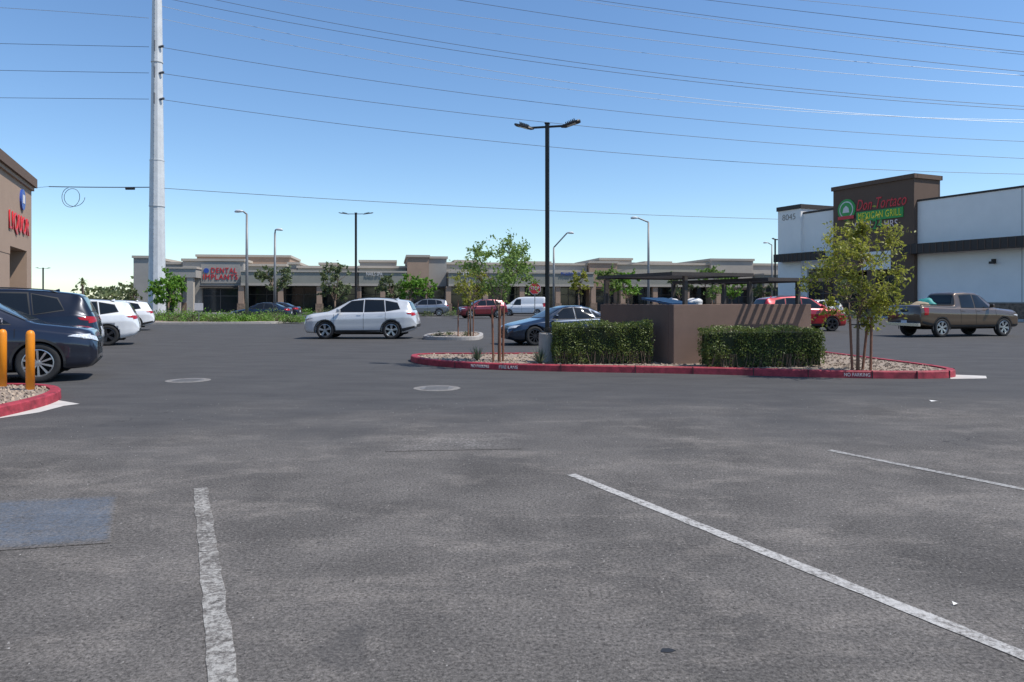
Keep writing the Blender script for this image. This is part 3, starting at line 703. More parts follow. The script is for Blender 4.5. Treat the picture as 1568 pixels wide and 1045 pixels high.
k.box(cx-.95,cx+.95,yb-.16,yb-.125,cz-.95,cz-.62,M['sred']); k.obj('round_logo',rb)
rtext('address_numbers','8045',1202,1222,329,338,M['greyst'],.01,-.355)
k=B(); k.box(s0-3,END,-4.2,-.36,0,.12,M['conc_lt']); k.obj('sidewalk_apron',rb)
LA=math.atan2(.912,-.41)
o=Vector((-27.3,42))-Vector((-.41,.912))*30
lb=empty('liquor_store_building',(o.x,o.y,0),LA)
k=B(); 
k.box(0,24.2,0,25,3.9,8.0,M['tan']); k.box(28.6,30,0,25,0,8.0,M['tan']); k.box(24.2,28.6,0,25,4.3,8.0,M['tan']); k.box(0,24.2,0.02,25,0,3.9,M['tan'])
k.box(-.1,30.25,-.25,25.1,8.0,8.5,M['brown_dk']); k.box(-.05,30.12,-.12,25.05,7.8,7.998,M['tan'])
k.box(24.2,28.6,2.5,25,0,4.298,M['brown_dk'])
k.box(28.5,30.12,-.12,-.002,0,1.3,M['stonev']); k.box(22,24.2,-.12,-.002,0,1.3,M['stonev'])
k.obj('walls',lb)
k=B(); storefront(k,24.3,28.5,3.2,2.4); storefront(k,4,20,3.4,-.08); k.obj('storefront',lb)
text('sign_letters','LIQUOR',5.2,1.1,M['sred'],(26.3,-.05,5.55),RX,lb,.025,0,0,1.2)
k=B(); pts=[(27.1+.55*math.cos(i*math.pi/12),6.95+.55*math.sin(i*math.pi/12)) for i in range(24)]
k.add([(p[0],-.1,p[1]) for p in pts]+[(p[0],-.0,p[1]) for p in pts],[tuple(range(24))]+[(i,(i+1)%24,24+(i+1)%24,24+i) for i in range(24)],M['sblue']); 
k.box(26.85,27.35,-.12,-.102,6.75,7.2,M['white_text']); k.obj('round_sign',lb)
MA=math.atan2(13,80); Y0=87.0; X0=(208-784)/F*Y0; c_,s_=math.cos(MA),math.sin(MA)
def MS(px):
    r=(px-784)/F; return (r*Y0-X0)/(c_-r*s_)
def MZ(px,py): return CH+(HOR-py)/F*(Y0+s_*MS(px))
mb=empty('strip_mall_building',(X0,Y0,0),MA); k=B()
def seg(p0,p1,pyt,prot,m,cap=None,z0=0,depth=14):
    a,b=MS(p0),MS(p1); z=MZ((p0+p1)/2,pyt); k.box(a,b,-prot,depth,z0,z,m)
    k.box(a-.15,b+.15,-prot-.15,depth+.15,z,z+.28,cap or M['beige'])
seg(208,232,396,.8,M['greyst']); seg(233,283,405,.0,M['greyst'],z0=4.0); seg(284,376,401,1.2,M['greyst'],M['beige'],z0=0.0); seg(288,437,391,-4,M['tan'])
seg(377,437,408,0,M['sage'],z0=3.3); seg(438,455,404,-2,M['beige']); seg(456,549,411,0,M['sage'],z0=3.3); seg(486,513,404,-3,M['greyst'])
seg(550,606,401,-1.5,M['greyst']); seg(550,622,411,0.1,M['sage'],z0=3.3); seg(623,655,396,2.5,M['tan'],z0=0); seg(656,683,397,1.0,M['greyst'],z0=0)
seg(684,899,406,0,M['greyst'],z0=3.4); seg(700,735,400,-3,M['sage']); seg(800,850,402,-3,M['greyst']); seg(900,942,404,.8,M['tan'],z0=0); seg(922,971,398,-1,M['beige'])
seg(943,1085,406,0,M['sage'],z0=3.4); seg(1000,1040,402,-3,M['greyst']); seg(1086,1150,400,.6,M['beige'],z0=0); seg(1151,1230,407,0,M['greyst'],z0=3.3)
k.obj('walls_and_parapets',mb)
k=B()
for (p0,p1) in ((377,549),(551,622),(684,899),(943,1085),(1152,1230)):
    a,b=MS(p0),MS(p1); k.box(a,b,-3.2,-.01,3.3,4.9,M['sage']); k.box(a-.05,b+.05,-3.3,-.02,4.9,5.1,M['beige']); k.box(a,b,-3.26,-3.2,3.3,3.55,M['beige'])
    n=max(2,int((b-a)/4.2))
    for i in range(n+1):
        x=a+(b-a)*i/n; k.box(x-.3,x+.3,-3.1,-2.5,1.2,3.298,M['tan']); k.box(x-.42,x+.42,-3.2,-2.4,0,1.2,M['stonev'])
for p in (290,372,627,652,678,905,938,1090,1146):
    x=MS(p); k.box(x-.4,x+.4,-2.75 if 620<p<660 else -1.5,-.3,0,1.3,M['stonev'])
k.obj('arcade_canopies',mb)
k=B()
for (p0,p1) in ((234,283),(377,549),(551,622),(684,899),(943,1085),(1152,1230)): storefront(k,MS(p0),MS(p1),3.6,1.0,2.2)
for (p0,p1,pr_) in ((315,368,1.25),(660,680,1.05),(908,936,.85),(1094,1144,.65),(632,650,2.55)): 
    storefront(k,MS(p0),MS(p1),3.0,-pr_-.03,1.8)
    k.box(MS(p0)-.2,MS(p1)+.2,-pr_-.9,-pr_-.01,3.1,3.3,M['darktrim'])
k.obj('storefronts',mb)
k=B()
k.box(MS(312),MS(371),-1.26,-1.201,3.6,5.95,M['greyst']); k.obj('sign_band',mb)
k=B()
a,b=MS(268),MS(312); k.box(a,b,-3.6,-1.25,4.2,5.2,M['greyst']); k.box(a-.1,b+.1,-3.7,-1.2,5.2,5.4,M['beige'])
for p in (284,303): x=MS(p); k.box(x-.35,x+.35,-3.5,-2.8,0,4.198,M['beige'])
k.obj('entry_portico',mb)
def mtext(name,body,p0,p1,y0,y1,m,yo,ex=.02,space=1.0): 
    a,b=MS(p0),MS(p1); pm=(p0+p1)/2; text(name,body,b-a,MZ(pm,y0)-MZ(pm,y1),m,((a+b)/2,yo-ex,MZ(pm,(y0+y1)/2)),RX,mb,ex,0,0,space)
mtext('sign_dental','DENTAL',327,366,411.5,419.5,M['sred'],-1.28,space=1.15); mtext('sign_implants','IMPLANTS',315,367,421.5,429.5,M['sred'],-1.28,space=1.15)
mtext('sign_shop','NAILS SPA',562,586,419,424,M['white_text'],-3.3); mtext('sign_shop','FITNESS',705,735,419,424,M['white_text'],-3.3); mtext('sign_shop','PHARMACY',850,880,419,424,M['sblue'],-3.3)
k=B(); x=MS(320); z=MZ(320,415.5); k.tube([(x,-1.27,z),(x,-1.33,z)],[.30,.30],M['sblue'],20); k.obj('sign_roundel',mb)
k=B()
for p in (300,420,500,570,720,780,830,960,1030,1120): x=MS(p); z=MZ(p,407); k.box(x-1,x+.8,5,6.5,5,z+U(.2,.9),M['greyst'])
k.obj('rooftop_units',mb)
# ---------------------------------------------------------------- vehicles
def ip(l,x):
    if x<=l[0][0]: return l[0][1]
    for i in range(len(l)-1):
        if x<=l[i+1][0]:
            t=(x-l[i][0])/(l[i+1][0]-l[i][0]); return l[i][1]+(l[i+1][1]-l[i][1])*t
    return l[-1][1]
def sm(l,x,s=.05):
    return sum(ip(l,x+o*s)*w for o,w in ((-1,.12),(-.5,.23),(0,.3),(.5,.23),(1,.12)))
SP={}
SP['suv']=dict(L=4.65,H=1.69,
 top=[(0,.72),(.03,.86),(.10,.965),(.3,1.025),(.95,1.115),(1.05,1.14),(1.45,1.36),(1.82,1.555),(2.15,1.645),(2.6,1.685),(3.0,1.685),(3.6,1.655),(4.1,1.60),(4.27,1.57),(4.34,1.50),(4.52,1.14),(4.6,1.02),(4.65,.72)],
 belt=[(0,.62),(.10,.84),(.3,.91),(1.0,1.02),(2.5,1.07),(4.2,1.15),(4.5,1.06),(4.65,.66)],
 bot=[(0,.38),(.10,.25),(.6,.22),(4.1,.24),(4.5,.34),(4.65,.46)],
 w=[(0,.62),(.04,.73),(.14,.83),(.4,.905),(1.0,.925),(2,.915),(3,.915),(3.7,.925),(4.2,.90),(4.45,.85),(4.6,.77),(4.65,.70)],
 wt=[(0,.5),(.12,.68),(.3,.74),(1.0,.75),(1.82,.63),(2.8,.64),(4.15,.58),(4.5,.68),(4.65,.6)],
 wf=.92,wr=3.64,R=.365,
 side=[[(1.36,1.115),(2.46,1.125),(2.46,1.585),(1.98,1.535)],[(2.55,1.127),(3.36,1.145),(3.28,1.575),(2.55,1.588)],[(3.44,1.15),(3.98,1.24),(3.84,1.47),(3.37,1.565)]],
 ws=[.68,1.18,.56,1.54],rw=[.60,1.20,.52,1.50],head=[(.46,.74),(.82,.82),(.82,.90),(.46,.84)],tail=[(.40,1.0),(.82,.95),(.80,1.09),(.40,1.08)],
 grille=[.38,.48,.84],low=[.60,.27,.40],rplate=.78,mir=(1.52,1.13),doors=(1.28,2.5,3.40),hz=1.0,rails=1,clad=1)
SP['sedan']=dict(L=4.65,H=1.44,
 top=[(0,.52),(.03,.62),(.15,.71),(.35,.77),(1.15,.93),(1.3,.96),(2.05,1.33),(2.45,1.42),(3.0,1.43),(3.45,1.34),(4.08,1.06),(4.5,1.02),(4.6,.94),(4.65,.66)],
 belt=[(0,.48),(.15,.64),(.35,.71),(1.2,.85),(4.1,.95),(4.5,.92),(4.65,.6)],
 bot=[(0,.26),(.15,.19),(.6,.17),(4.1,.19),(4.5,.28),(4.65,.36)],
 w=[(0,.58),(.04,.68),(.14,.79),(.4,.88),(1.0,.91),(2,.915),(4,.90),(4.4,.85),(4.57,.77),(4.65,.68)],
 wt=[(0,.5),(.15,.64),(.35,.70),(1.25,.72),(2.05,.58),(2.8,.58),(3.5,.58),(4.1,.68),(4.65,.58)],
 wf=.95,wr=3.70,R=.34,
 side=[[(1.68,.94),(2.62,.95),(2.62,1.345),(2.24,1.31)],[(2.69,.95),(3.45,.97),(3.28,1.28),(2.69,1.345)],[(3.52,.98),(3.78,1.0),(3.58,1.12),(3.4,1.24)]],
 ws=[.66,.99,.52,1.32],rw=[.60,1.09,.50,1.32],head=[(.40,.58),(.78,.64),(.78,.73),(.40,.67)],tail=[(.42,.80),(.82,.78),(.80,.93),(.42,.93)],
 grille=[.38,.38,.62],low=[.55,.24,.33],rplate=.62,mir=(1.75,.98),doors=(1.4,2.65,3.5),hz=.80,rails=0,clad=0)
SP['pickup']=dict(L=5.5,H=1.90,
 top=[(0,.78),(.03,.98),(.12,1.09),(.35,1.14),(1.2,1.21),(1.32,1.24),(1.98,1.75),(2.3,1.87),(2.9,1.90),(3.4,1.87),(3.52,1.80),(3.62,1.36),(3.68,1.33),(5.42,1.35),(5.5,1.30)],
 belt=[(0,.72),(.12,1.0),(.35,1.05),(1.3,1.15),(3.5,1.20),(5.42,1.27),(5.5,1.2)],
 bot=[(0,.46),(.15,.38),(.6,.36),(4.6,.38),(5.2,.46),(5.5,.50)],
 w=[(0,.74),(.04,.84),(.14,.91),(.4,.96),(1.0,.975),(5.2,.965),(5.4,.955),(5.5,.93)],
 wt=[(0,.66),(.12,.76),(.35,.80),(1.25,.80),(1.98,.66),(2.8,.68),(3.5,.66),(3.64,.89),(5.5,.89)],
 wf=.98,wr=4.42,R=.405,
 side=[[(1.70,1.22),(2.52,1.23),(2.52,1.77),(2.18,1.73)],[(2.60,1.23),(3.30,1.24),(3.26,1.75),(2.60,1.78)]],
 ws=[.74,1.29,.60,1.75],rw=[.62,1.38,.58,1.74],head=[(.50,.84),(.86,.86),(.86,1.02),(.50,1.0)],tail=[(.78,.92),(.93,.92),(.93,1.25),(.78,1.25)],
 grille=[.48,.62,1.0],low=[.6,.44,.56],rplate=.62,mir=(1.8,1.25),doors=(1.45,2.56,3.40),hz=1.08,rails=0,clad=1,bed=1)
SP['van']=dict(L=4.75,H=1.90,
 top=[(0,.68),(.04,.84),(.15,.98),(.6,1.10),(.75,1.14),(1.5,1.70),(1.85,1.85),(2.5,1.90),(4.45,1.89),(4.6,1.82),(4.7,1.2),(4.75,.8)],
 belt=[(0,.62),(.15,.86),(.6,.98),(1.5,1.05),(4.5,1.08),(4.75,.7)],
 bot=[(0,.36),(.15,.26),(.6,.22),(4.2,.24),(4.75,.36)],
 w=[(0,.62),(.04,.72),(.14,.80),(.4,.86),(1.0,.88),(4.4,.88),(4.65,.84),(4.75,.76)],
 wt=[(0,.5),(.15,.66),(.7,.74),(1.5,.68),(2.5,.70),(4.5,.70),(4.75,.66)],
 wf=.88,wr=3.8,R=.33,
 side=[[(1.25,1.10),(2.1,1.10),(2.1,1.66),(1.66,1.62)]],
 ws=[.68,1.18,.58,1.68],rw=[.58,1.22,.54,1.7],head=[(.42,.78),(.78,.84),(.78,1.0),(.42,.92)],tail=[(.68,.9),(.84,.9),(.82,1.3),(.68,1.3)],
 grille=[.38,.5,.8],low=[.5,.3,.4],rplate=.7,mir=(1.35,1.15),doors=(1.1,2.2,3.4),hz=.98,rails=0,clad=0)
WM={}
def wheel_mesh(Rr,rimm,style):
    key=(round(Rr,3),rimm.name,style)
    if key in WM: return WM[key]
    k=B(); n=36; W=.115
    def lathe(prof,m):
        vs=[(r*math.cos(2*math.pi*i/n),y,r*math.sin(2*math.pi*i/n)) for (r,y) in prof for i in range(n)]
        fs=[(j*n+i,j*n+(i+1)%n,(j+1)*n+(i+1)%n,(j+1)*n+i) for j in range(len(prof)-1) for i in range(n)]; k.add(vs,fs,m)
    ri=Rr*.69
    lathe([(ri,W*.9),(ri+.02,W),(Rr-.04,W*1.02),(Rr-.012,W*.9),(Rr,W*.6),(Rr,-W*.6),(Rr-.012,-W*.9),(Rr-.04,-W),(ri,-W)],M['tyre'])
    lathe([(ri+.004,W*.92),(ri-.012,W*.95),(ri-.022,W*.8),(ri-.03,W*.1)],rimm)
    lathe([(ri,W*.05),(.001,W*.05)],M['well'])
    lathe([(.001,W*.86),(.05,W*.84),(.062,W*.7),(.065,W*.2)],rimm)
    ns={'a':5,'b':10,'c':6}[style]
    for i in range(ns):
        a0=2*math.pi*i/ns+.2
        for da in ((-.13,.13) if style in 'ac' else (0,)):
            a=a0+da; ca,sa=math.cos(a),math.sin(a); w0,w1=(.02,.022) if ns<8 else (.014,.02)
            def P(r,t,y): return (ca*r-sa*t,y,sa*r+ca*t)
            vs=[P(.045,-w0,W*.82),P(.045,w0,W*.82),P(ri-.015,w1,W*.9),P(ri-.015,-w1,W*.9),P(.045,-w0,W*.4),P(.045,w0,W*.4),P(ri-.015,w1,W*.5),P(ri-.015,-w1,W*.5)]
            k.add(vs,[(0,1,2,3),(4,5,6,7),(0,1,5,4),(1,2,6,5),(2,3,7,6),(3,0,4,7)],rimm)
    o=k.obj('wheel_src'); me=o.data; bpy.data.objects.remove(o)
    for p in me.polygons:
        if p.material_index==0: p.use_smooth=True
    WM[key]=me; return me
def vehicle(name,kind,loc,hd,pm,L=None,H=None,rim=None,style='a',bedstuff=False,clad=None):
    S=SP[kind]; sx=(L or S['L'])/S['L']; sz=(H or S['H'])/S['H']; LL=S['L']
    e=empty(name,(loc[0],loc[1],0.0),math.radians(hd))
    X=lambda u:(LL/2-u)*sx
    us=[0,.01,.03,.06,.1,.15,.2]; u=.26
    while u<LL-.25: us.append(u); u+=.055
    us+= [LL-.2,LL-.15,LL-.1,LL-.06,LL-.03,LL-.01,LL]
    rings=[]
    for u in us:
        zt=sm(S['top'],u,.045)*sz; zb=sm(S['bot'],u)*sz; zs=min(sm(S['belt'],u)*sz,zt-.03); w=sm(S['w'],u,.04); wt=sm(S['wt'],u,.08)
        hh=zs-zb; Hh=zt-zs; q=min(1,Hh/.35)
        half=[(0,zb),(.55*w,zb),(.88*w,zb+.015),(.955*w,zb+.07),(.985*w,zb+.22*hh),(.985*w,zb+.40*hh),(.99*w,zb+.55*hh),(1.0*w,zb+.68*hh),(.998*w,zb+.76*hh),(.975*w,zb+.84*hh),(.96*w,zb+.93*hh),(.935*w,zs)]
        Sx,Sz=.915*w,zs+.012*q; Rx,Rz=min(wt,.9*w),zt-.085*q-.012
        for t in (.0,.25,.5,.75,1.0):
            half.append((Sx+(Rx-Sx)*t+.015*math.sin(math.pi*t)*q,Sz+(Rz-Sz)*t))
        half+= [(Rx-.02,zt-.05*q-.008),(Rx*.93,zt-.028*q-.004),(Rx*.8,zt-.014*q),(Rx*.5,zt-.004),(0,zt)]
        ring=[(X(u),y,z) for y,z in half]+[(X(u),-y,z) for y,z in half[-2:0:-1]]
        rings.append(ring)
    n=len(rings[0]); k=B()
    vs=[v for r in rings for v in r]; fs=[]
    for i in range(len(rings)-1):
        for j in range(n): fs.append((i*n+j,(i+1)*n+j,(i+1)*n+(j+1)%n,i*n+(j+1)%n))
    fs.append(tuple(range(n))); fs.append(tuple((len(rings)-1)*n+j for j in range(n)))
    k.add(vs,fs,pm); k.midx(M['well'])
    body=k.obj('body_shell',e,smooth=True)
    bm=bmesh.new(); bm.from_mesh(body.data); bvh=BVHTree.FromBMesh(bm); bm.free()
    c=B(); Rr=S['R']; 
    if L and L>4.8 and kind=='suv': Rr=.385
    wf,wr=X(S['wf']),X(S['wr']); wy=S['w'][len(S['w'])//2][1]
    for wx in (wf,wr):
        for s in (-1,1): c.tube([(wx,s*(wy-.36),Rr+.0),(wx,s*(wy+.3),Rr+.0)],Rr+.045,M['well'],40)
    if S.get('bed'): c.box(X(5.40),X(3.74),-.76,.76,.85,2.2,M['well'])
    co=c.obj('cut'); 
    for p in co.data.polygons: p.material_index=1
    co.data.materials.append(M['well'])
    md=body.modifiers.new('b','BOOLEAN'); md.object=co; md.operation='DIFFERENCE'; md.solver='EXACT'
    co.location=e.location; co.rotation_euler=e.rotation_euler
    bpy.context.view_layer.update()
    dg=bpy.context.evaluated_depsgraph_get(); me=bpy.data.meshes.new_from_object(body.evaluated_get(dg))
    body.modifiers.clear(); body.data=me; bpy.data.objects.remove(co)
    me.materials.clear(); me.materials.append(pm); me.materials.append(M['well'])
    for p in me.polygons: p.use_smooth=(p.material_index==0)
    def hit(o,d): return bvh.ray_cast(Vector(o),Vector(d))
    def patch(kk,q,mode,m,off=.006,nu=10,nv=8):
        pts=[]; 
        for j in range(nv+1):
            for i in range(nu+1):
                a=i/nu; b=j/nv
                p=[(q[0][t]*(1-a)+q[1][t]*a)*(1-b)+(q[3][t]*(1-a)+q[2][t]*a)*b for t in (0,1)]
                if mode[0]=='s': s=1 if mode[1]=='+' else -1; r=hit((X(p[0]),s*3,p[1]*sz),(0,-s,0))
                elif mode=='f': r=hit((6,p[0],p[1]*sz),(-1,0,0))
                else: r=hit((-6,p[0],p[1]*sz),(1,0,0))
                if r[0] is None: return
                pts.append(r[0]+r[1]*off*(1 if ((r[1].y*(1 if mode=='s+' else -1)>0) if mode[0]=='s' else (r[1].x*(1 if mode=='f' else -1)>0)) else -1))
        fs=[(j*(nu+1)+i,j*(nu+1)+i+1,(j+1)*(nu+1)+i+1,(j+1)*(nu+1)+i) for j in range(nv) for i in range(nu)]
        kk.add(pts,fs,m)
    def grow(q,d):
        cx=sum(p[0] for p in q)/4; cz=sum(p[1] for p in q)/4
        return [(p[0]+(d if p[0]>cx else -d),p[1]+(d if p[1]>cz else -d)) for p in q]
    gl=B()
    for m in ('s+','s-'):
        for i_,q in enumerate(S['side']):
            patch(gl,grow(q,.022 if i_!=1 else .03),m,M['blackpl'],.004 if i_!=1 else .003); patch(gl,q,m,M['glass'],.008)
    ws=S['ws']; q=[(-ws[0],ws[1]),(ws[0],ws[1]),(ws[2],ws[3]),(-ws[2],ws[3])]
    patch(gl,grow(q,.02),'f',M['blackpl'],.004); patch(gl,q,'f',M['glass_lt'],.008,14)
    rw=S['rw']; q=[(-rw[0],rw[1]),(rw[0],rw[1]),(rw[2],rw[3]),(-rw[2],rw[3])]
    patch(gl,grow(q,.02),'r',M['blackpl'],.004); patch(gl,q,'r',M['glass'],.008,14)
    gl.obj('glazing',e,smooth=True)
    lt=B()
    for s in (-1,1):
        h=[(a*s,b) for a,b in S['head']]; patch(lt,grow(h,.012),'f',M['blackpl'],.004,12,5); patch(lt,h,'f',M['head'],.010,12,5)
        t=[(a*s,b) for a,b in S['tail']]; patch(lt,t,'r',M['tail'],.008,12,5)
        zt_=S['tail'][0][1]; zt2=S['tail'][2][1]
        patch(lt,[(LL-.34,zt_+.02),(LL-.14,zt_),(LL-.14,zt2-.01),(LL-.40,zt2-.02)],'s+' if s>0 else 's-',M['tail'],.007,6,4)
        zh=S['head'][1][1]
        patch(lt,[(.11,zh-.0),(.46,zh+.05),(.34,zh+.085),(.11,zh+.08)],'s+' if s>0 else 's-',M['head'],.007,6,4)
    lt.obj('lights',e,smooth=True)
    tr=B(); gw,g0,g1=S['grille']
    patch(tr,[(-gw,g0),(gw,g0),(gw*.95,g1),(-gw*.95,g1)],'f',M['blackpl'],.006)
    for i in range(4):
        z=g0+(g1-g0)*(i+.5)/4; patch(tr,[(-gw*.9,z-.012),(gw*.9,z-.012),(gw*.9,z+.008),(-gw*.9,z+.008)],'f',M['rimdk'],.014,10,1)
    patch(tr,[(-.09,(g0+g1)/2-.04),(.09,(g0+g1)/2-.04),(.09,(g0+g1)/2+.05),(-.09,(g0+g1)/2+.05)],'f',M['chrome'],.02,4,2)
    lw,l0,l1=S['low']; patch(tr,[(-lw,l0),(lw,l0),(lw*.9,l1),(-lw*.9,l1)],'f',M['blackpl'],.006)
    rp=S['rplate']; patch(tr,[(-.16,rp-.08),(.16,rp-.08),(.16,rp+.08),(-.16,rp+.08)],'r',M['plate'],.012,3,2)
    bz=S['bot'][-1][1]; patch(tr,[(-.66,bz+.01),(.66,bz+.01),(.64,bz+.14),(-.64,bz+.14)],'r',M['blackpl'],.006)
    sill=S['bot'][2][1]
    for m in ('s+','s-'):
        a0=S['wf']+Rr+.07; a1=S['wr']-Rr-.07
        cl=S['clad'] if clad is None else clad
        patch(tr,[(a0,sill+.035),(a1,sill+.035),(a1,sill+(.15 if cl else .07)),(a0,sill+(.15 if cl else .07))],m,M['blackpl'],.006,20,3)
        if cl:
            patch(tr,[(.05,sill+.09),(S['wf']-Rr-.07,sill+.06),(S['wf']-Rr-.07,sill+.16),(.05,sill+.17)],m,M['blackpl'],.006,8,3)
            patch(tr,[(S['wr']+Rr+.07,sill+.08),(LL-.06,sill+.24),(LL-.06,sill+.33),(S['wr']+Rr+.07,sill+.22)],m,M['blackpl'],.006,8,3)
        for d in S['doors']:
            top=ip(S['belt'],d)-.01
            lo=sill+.16
            if abs(d-S['wr'])<Rr+.1 : lo=Rr*2+.08
            if abs(d-S['wf'])<Rr+.08: lo=Rr*2+.08
            patch(tr,[(d-.006,lo),(d+.006,lo),(d+.006,top),(d-.006,top)],m,M['well'],.004,1,10)
        for d in S['doors'][1:]:
            patch(tr,[(d-.26,S['hz']),(d-.07,S['hz']),(d-.07,S['hz']+.03),(d-.26,S['hz']+.025)],m,pm,.025,3,1)
        if cl:
            for wx_,uu in ((wf,S['wf']),(wr,S['wr'])):
                pts=[]; N_=26
                for r_ in (Rr+.04,Rr+.085):
                    for i in range(N_+1):
                        a=math.radians(-12+204*i/N_); px_=wx_+r_*math.cos(a); pz_=Rr+r_*math.sin(a); s=1 if m=='s+' else -1
                        r=hit((px_,s*3,max(pz_,sill*sz+.04)),(0,-s,0)); yy=abs(r[0].y) if r[0] is not None else wy*.95
                        pts.append((px_,s*(max(yy,wy*.94)+.012),pz_))
                tr.add(pts,[(i,i+1,N_+1+i+1,N_+1+i) for i in range(N_)],M['blackpl'])
    tr.obj('trim',e)
    k=B(); mu,mz=S['mir']
    for s in (-1,1):
        y=wy*.93; k.add([(X(mu)+.05,s*y,mz*sz-.02),(X(mu)-.04,s*y,mz*sz-.02),(X(mu)-.05,s*(y+.10),mz*sz),(X(mu)+.03,s*(y+.10),mz*sz)],[(0,1,2,3)],M['blackpl'])
        x0=X(mu); vs=[]
        for (dx,sc) in ((-.05,1),(.02,1.0),(.08,.75)):
            for (yy,zz) in ((.07,-.03),(.25,-.02),(.26,.09),(.24,.125),(.09,.12),(.06,.05)): vs.append((x0+dx,s*(y+.16+(yy-.16)*sc),mz*sz+.045+(zz-.045)*sc))
        k.add(vs,[(r*6+i,r*6+(i+1)%6,(r+1)*6+(i+1)%6,(r+1)*6+i) for r in range(2) for i in range(6)]+[tuple(range(12,18)),tuple(range(6))],pm)
        if S['rails']:
            pts=[]
            for i in range(12):
                u=2.1+1.75*i/11; r=hit((X(u),s*.56,4),(0,0,-1)); pts.append(r[0]+Vector((0,0,.04 if 0<i<11 else .0)))
            k.tube(pts,.015,M['blackpl'],6)
    if kind in('suv','sedan'):
        u=3.75 if kind=='suv' else 3.2; r=hit((X(u),0,4),(0,0,-1))
        if r[0] is not None: z=r[0].z; k.add([(X(u)-.08,-.02,z-.01),(X(u)-.08,.02,z-.01),(X(u)+.1,0,z-.01),(X(u)-.07,0,z+.065)],[(0,1,3),(1,2,3),(2,0,3)],pm)
    k.obj('mirrors_and_rails',e,smooth=False,bevel=.006)
    rim=rim or M['rim']; wm=wheel_mesh(Rr,rim,style)
    for wx,nm in ((wf,'front'),(wr,'rear')):
        for s in (-1,1):
            o=bpy.data.objects.new('wheel_%s_%s'%(nm,'l' if s>0 else 'r'),wm); scene.collection.objects.link(o); o.parent=e
            o.location=(wx,s*(wy-.125),Rr); o.rotation_euler=(0,U(0,3),0 if s>0 else math.pi)
    k=B(); k.box(X(LL-.5),X(.5),-wy*.55,wy*.55,S['bot'][2][1]*sz-.04,S['bot'][2][1]*sz+.02,M['well']); k.tube([(wf,-wy+.2,Rr),(wf,wy-.2,Rr)],.05,M['well'],8); k.tube([(wr,-wy+.2,Rr),(wr,wy-.2,Rr)],.05,M['well'],8); k.obj('underbody',e)
    if S.get('bed'):
        k=B(); z=1.35*sz
        k.box(X(5.42),X(3.72),-.955*.9,-.77,z-.0,z+.03,M['blackpl']); k.box(X(5.42),X(3.72),.77,.955*.9,z,z+.03,M['blackpl'])
        k.box(X(5.62),X(5.5),-.88,.88,.48,.62,M['chrome']); k.box(X(5.5)-.012,X(5.5)+.0,-.2,.2,1.1,1.2,M['blackpl']); k.obj('bed_trim_and_bumper',e,bevel=.01)
        if bedstuff:
            teal=mat('tarp_teal',(.03,.28,.25),.6,var=.3,scale=5); tn=mat('sack_tan',(.35,.27,.18),.8,var=.2)
            blob('tarp',(X(4.2),.1,1.42),.38,teal,e,(1,1.1,.6),3); blob('sacks',(X(4.85),-.2,1.37),.36,tn,e,(1.1,1.2,.4),4)
    return e
lot=math.degrees(ang)
P_nav=paint('paint_graphite_blue',(.018,.022,.038),.5,.3); P_nav2=paint('paint_dark_navy',(.008,.010,.018),.5); P_wh=paint('paint_white',(.74,.75,.76),.0,.35); P_wh2=paint('paint_pearl',(.72,.73,.74),.05)
P_blu=paint('paint_steel_blue',(.013,.026,.052),.5); P_red=paint('paint_red',(.38,.012,.02),.3); P_red2=paint('paint_maroon',(.16,.012,.02),.3); P_gry=paint('paint_grey',(.26,.27,.29),.6); P_brn=paint('paint_bronze',(.115,.078,.050),.35)
P_sil=paint('paint_silver_white',(.60,.61,.62),.15,.3)
vehicle('parked_suv','suv',(-10.87,14.45),lot,P_nav,L=4.95,H=1.74,style='b')
vehicle('parked_suv','suv',(-12.45,17.3),lot+180,P_nav2,L=5.0,H=1.88,style='a')
vehicle('parked_crossover','suv',(-15.75,26.2),lot+180,P_wh2,L=4.6,H=1.64,style='a',rim=M['rimdk'],clad=0)
vehicle('parked_crossover','suv',(-21.3,38.9),lot+180,P_wh,L=4.5,H=1.6,style='b')
vehicle('white_crossover','suv',(-6.27,31.2),180,P_sil,L=4.65,H=1.70,style='a',rim=M['rim'])
vehicle('blue_sedan','sedan',(1.75,27.2),180+18,P_blu,L=4.3,H=1.42,style='b',rim=M['rimdk'])
vehicle('red_suv','suv',(14.9,38.6),8,P_red,L=4.7,H=1.82,style='a',rim=M['rimdk'])
vehicle('pickup_truck','pickup',(19.85,33.2),17,P_brn,L=5.6,H=1.97,style='c',rim=M['rim'],bedstuff=True)
vehicle('maroon_suv','suv',((738-784)/F*66,66,0),200,P_red2,L=4.4,H=1.7)
vehicle('white_van','van',((803-784)/F*76,76,0),180-8,P_wh,L=4.7,H=1.95)
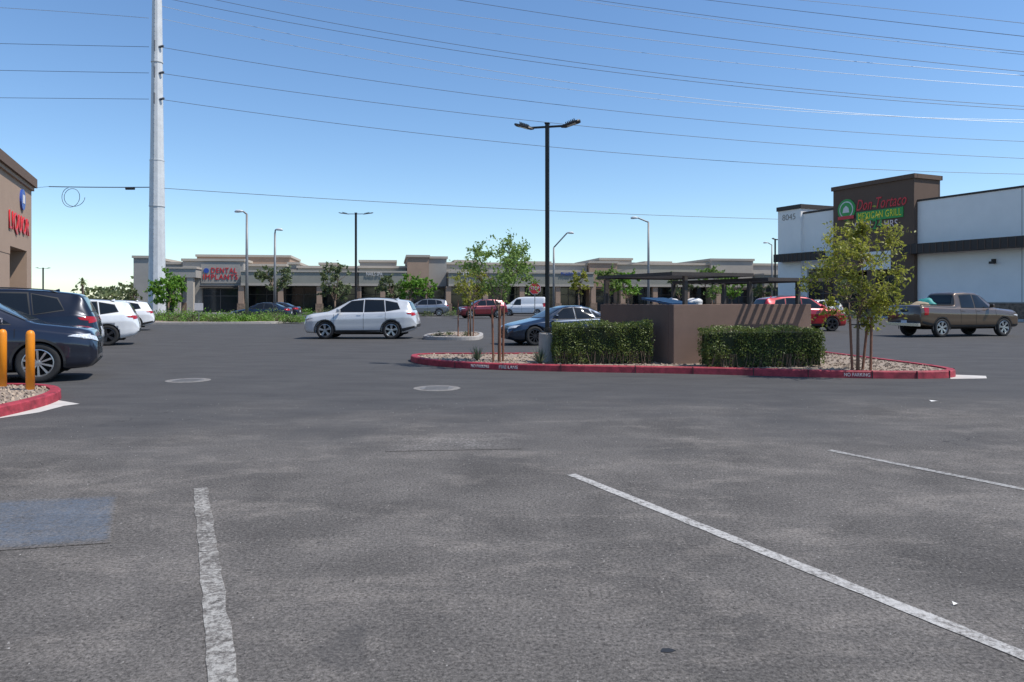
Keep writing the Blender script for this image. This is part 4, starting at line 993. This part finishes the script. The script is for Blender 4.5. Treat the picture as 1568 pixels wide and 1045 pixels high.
vehicle('grey_minivan','suv',((652-784)/F*75,75,0),186,P_gry,L=4.7,H=1.75,clad=0)
vehicle('blue_sedan','sedan',((398-784)/F*58,58.5,0),184,P_blu,L=4.6,H=1.44)
vehicle('blue_sedan','sedan',((420-784)/F*66,66,0),180,P_nav,L=4.6,H=1.44)
vehicle('parked_crossover','suv',(26,63),lot+180,P_wh,L=4.6,H=1.66)
# ---------------------------------------------------------------- light and sky
SE=math.radians(57); az=math.radians(103)
sd=Vector((math.sin(az)*math.cos(SE),math.cos(az)*math.cos(SE),math.sin(SE)))
l=bpy.data.lights.new('sun','SUN'); l.energy=5.0; l.angle=math.radians(.5); l.color=(1,.955,.885)
lo=bpy.data.objects.new('sun',l); scene.collection.objects.link(lo); lo.rotation_euler=sd.to_track_quat('Z','Y').to_euler(); lo.location=(30,-10,50)
w=bpy.data.worlds.new('World'); scene.world=w; w.use_nodes=True; nt=w.node_tree; bg=nt.nodes['Background']
sky=nt.nodes.new('ShaderNodeTexSky'); sky.sky_type='NISHITA'; sky.sun_disc=False; sky.sun_elevation=SE; sky.sun_rotation=az; sky.altitude=300; sky.air_density=1.0; sky.dust_density=.2; sky.ozone_density=1.5
hs=nt.nodes.new('ShaderNodeHueSaturation'); hs.inputs['Saturation'].default_value=1.08; hs.inputs['Value'].default_value=1.08
mx=nt.nodes.new('ShaderNodeMix'); mx.data_type='RGBA'; mx.blend_type='MULTIPLY'; mx.inputs[0].default_value=1; mx.inputs[7].default_value=(.89,1.0,1.10,1)
nt.links.new(sky.outputs[0],hs.inputs['Color']); nt.links.new(hs.outputs[0],mx.inputs[6]); nt.links.new(mx.outputs[2],bg.inputs['Color']); bg.inputs['Strength'].default_value=.14
# ---------------------------------------------------------------- camera
cam=bpy.data.cameras.new('camera'); cam.lens=F/1568*36; cam.sensor_width=36; cam.shift_y=-(522.5-HOR)/1568; cam.clip_end=6000; cam.clip_start=.05
co=bpy.data.objects.new('camera',cam); scene.collection.objects.link(co); co.location=(0,0,CH); co.rotation_euler=(math.pi/2,0,0); scene.camera=co
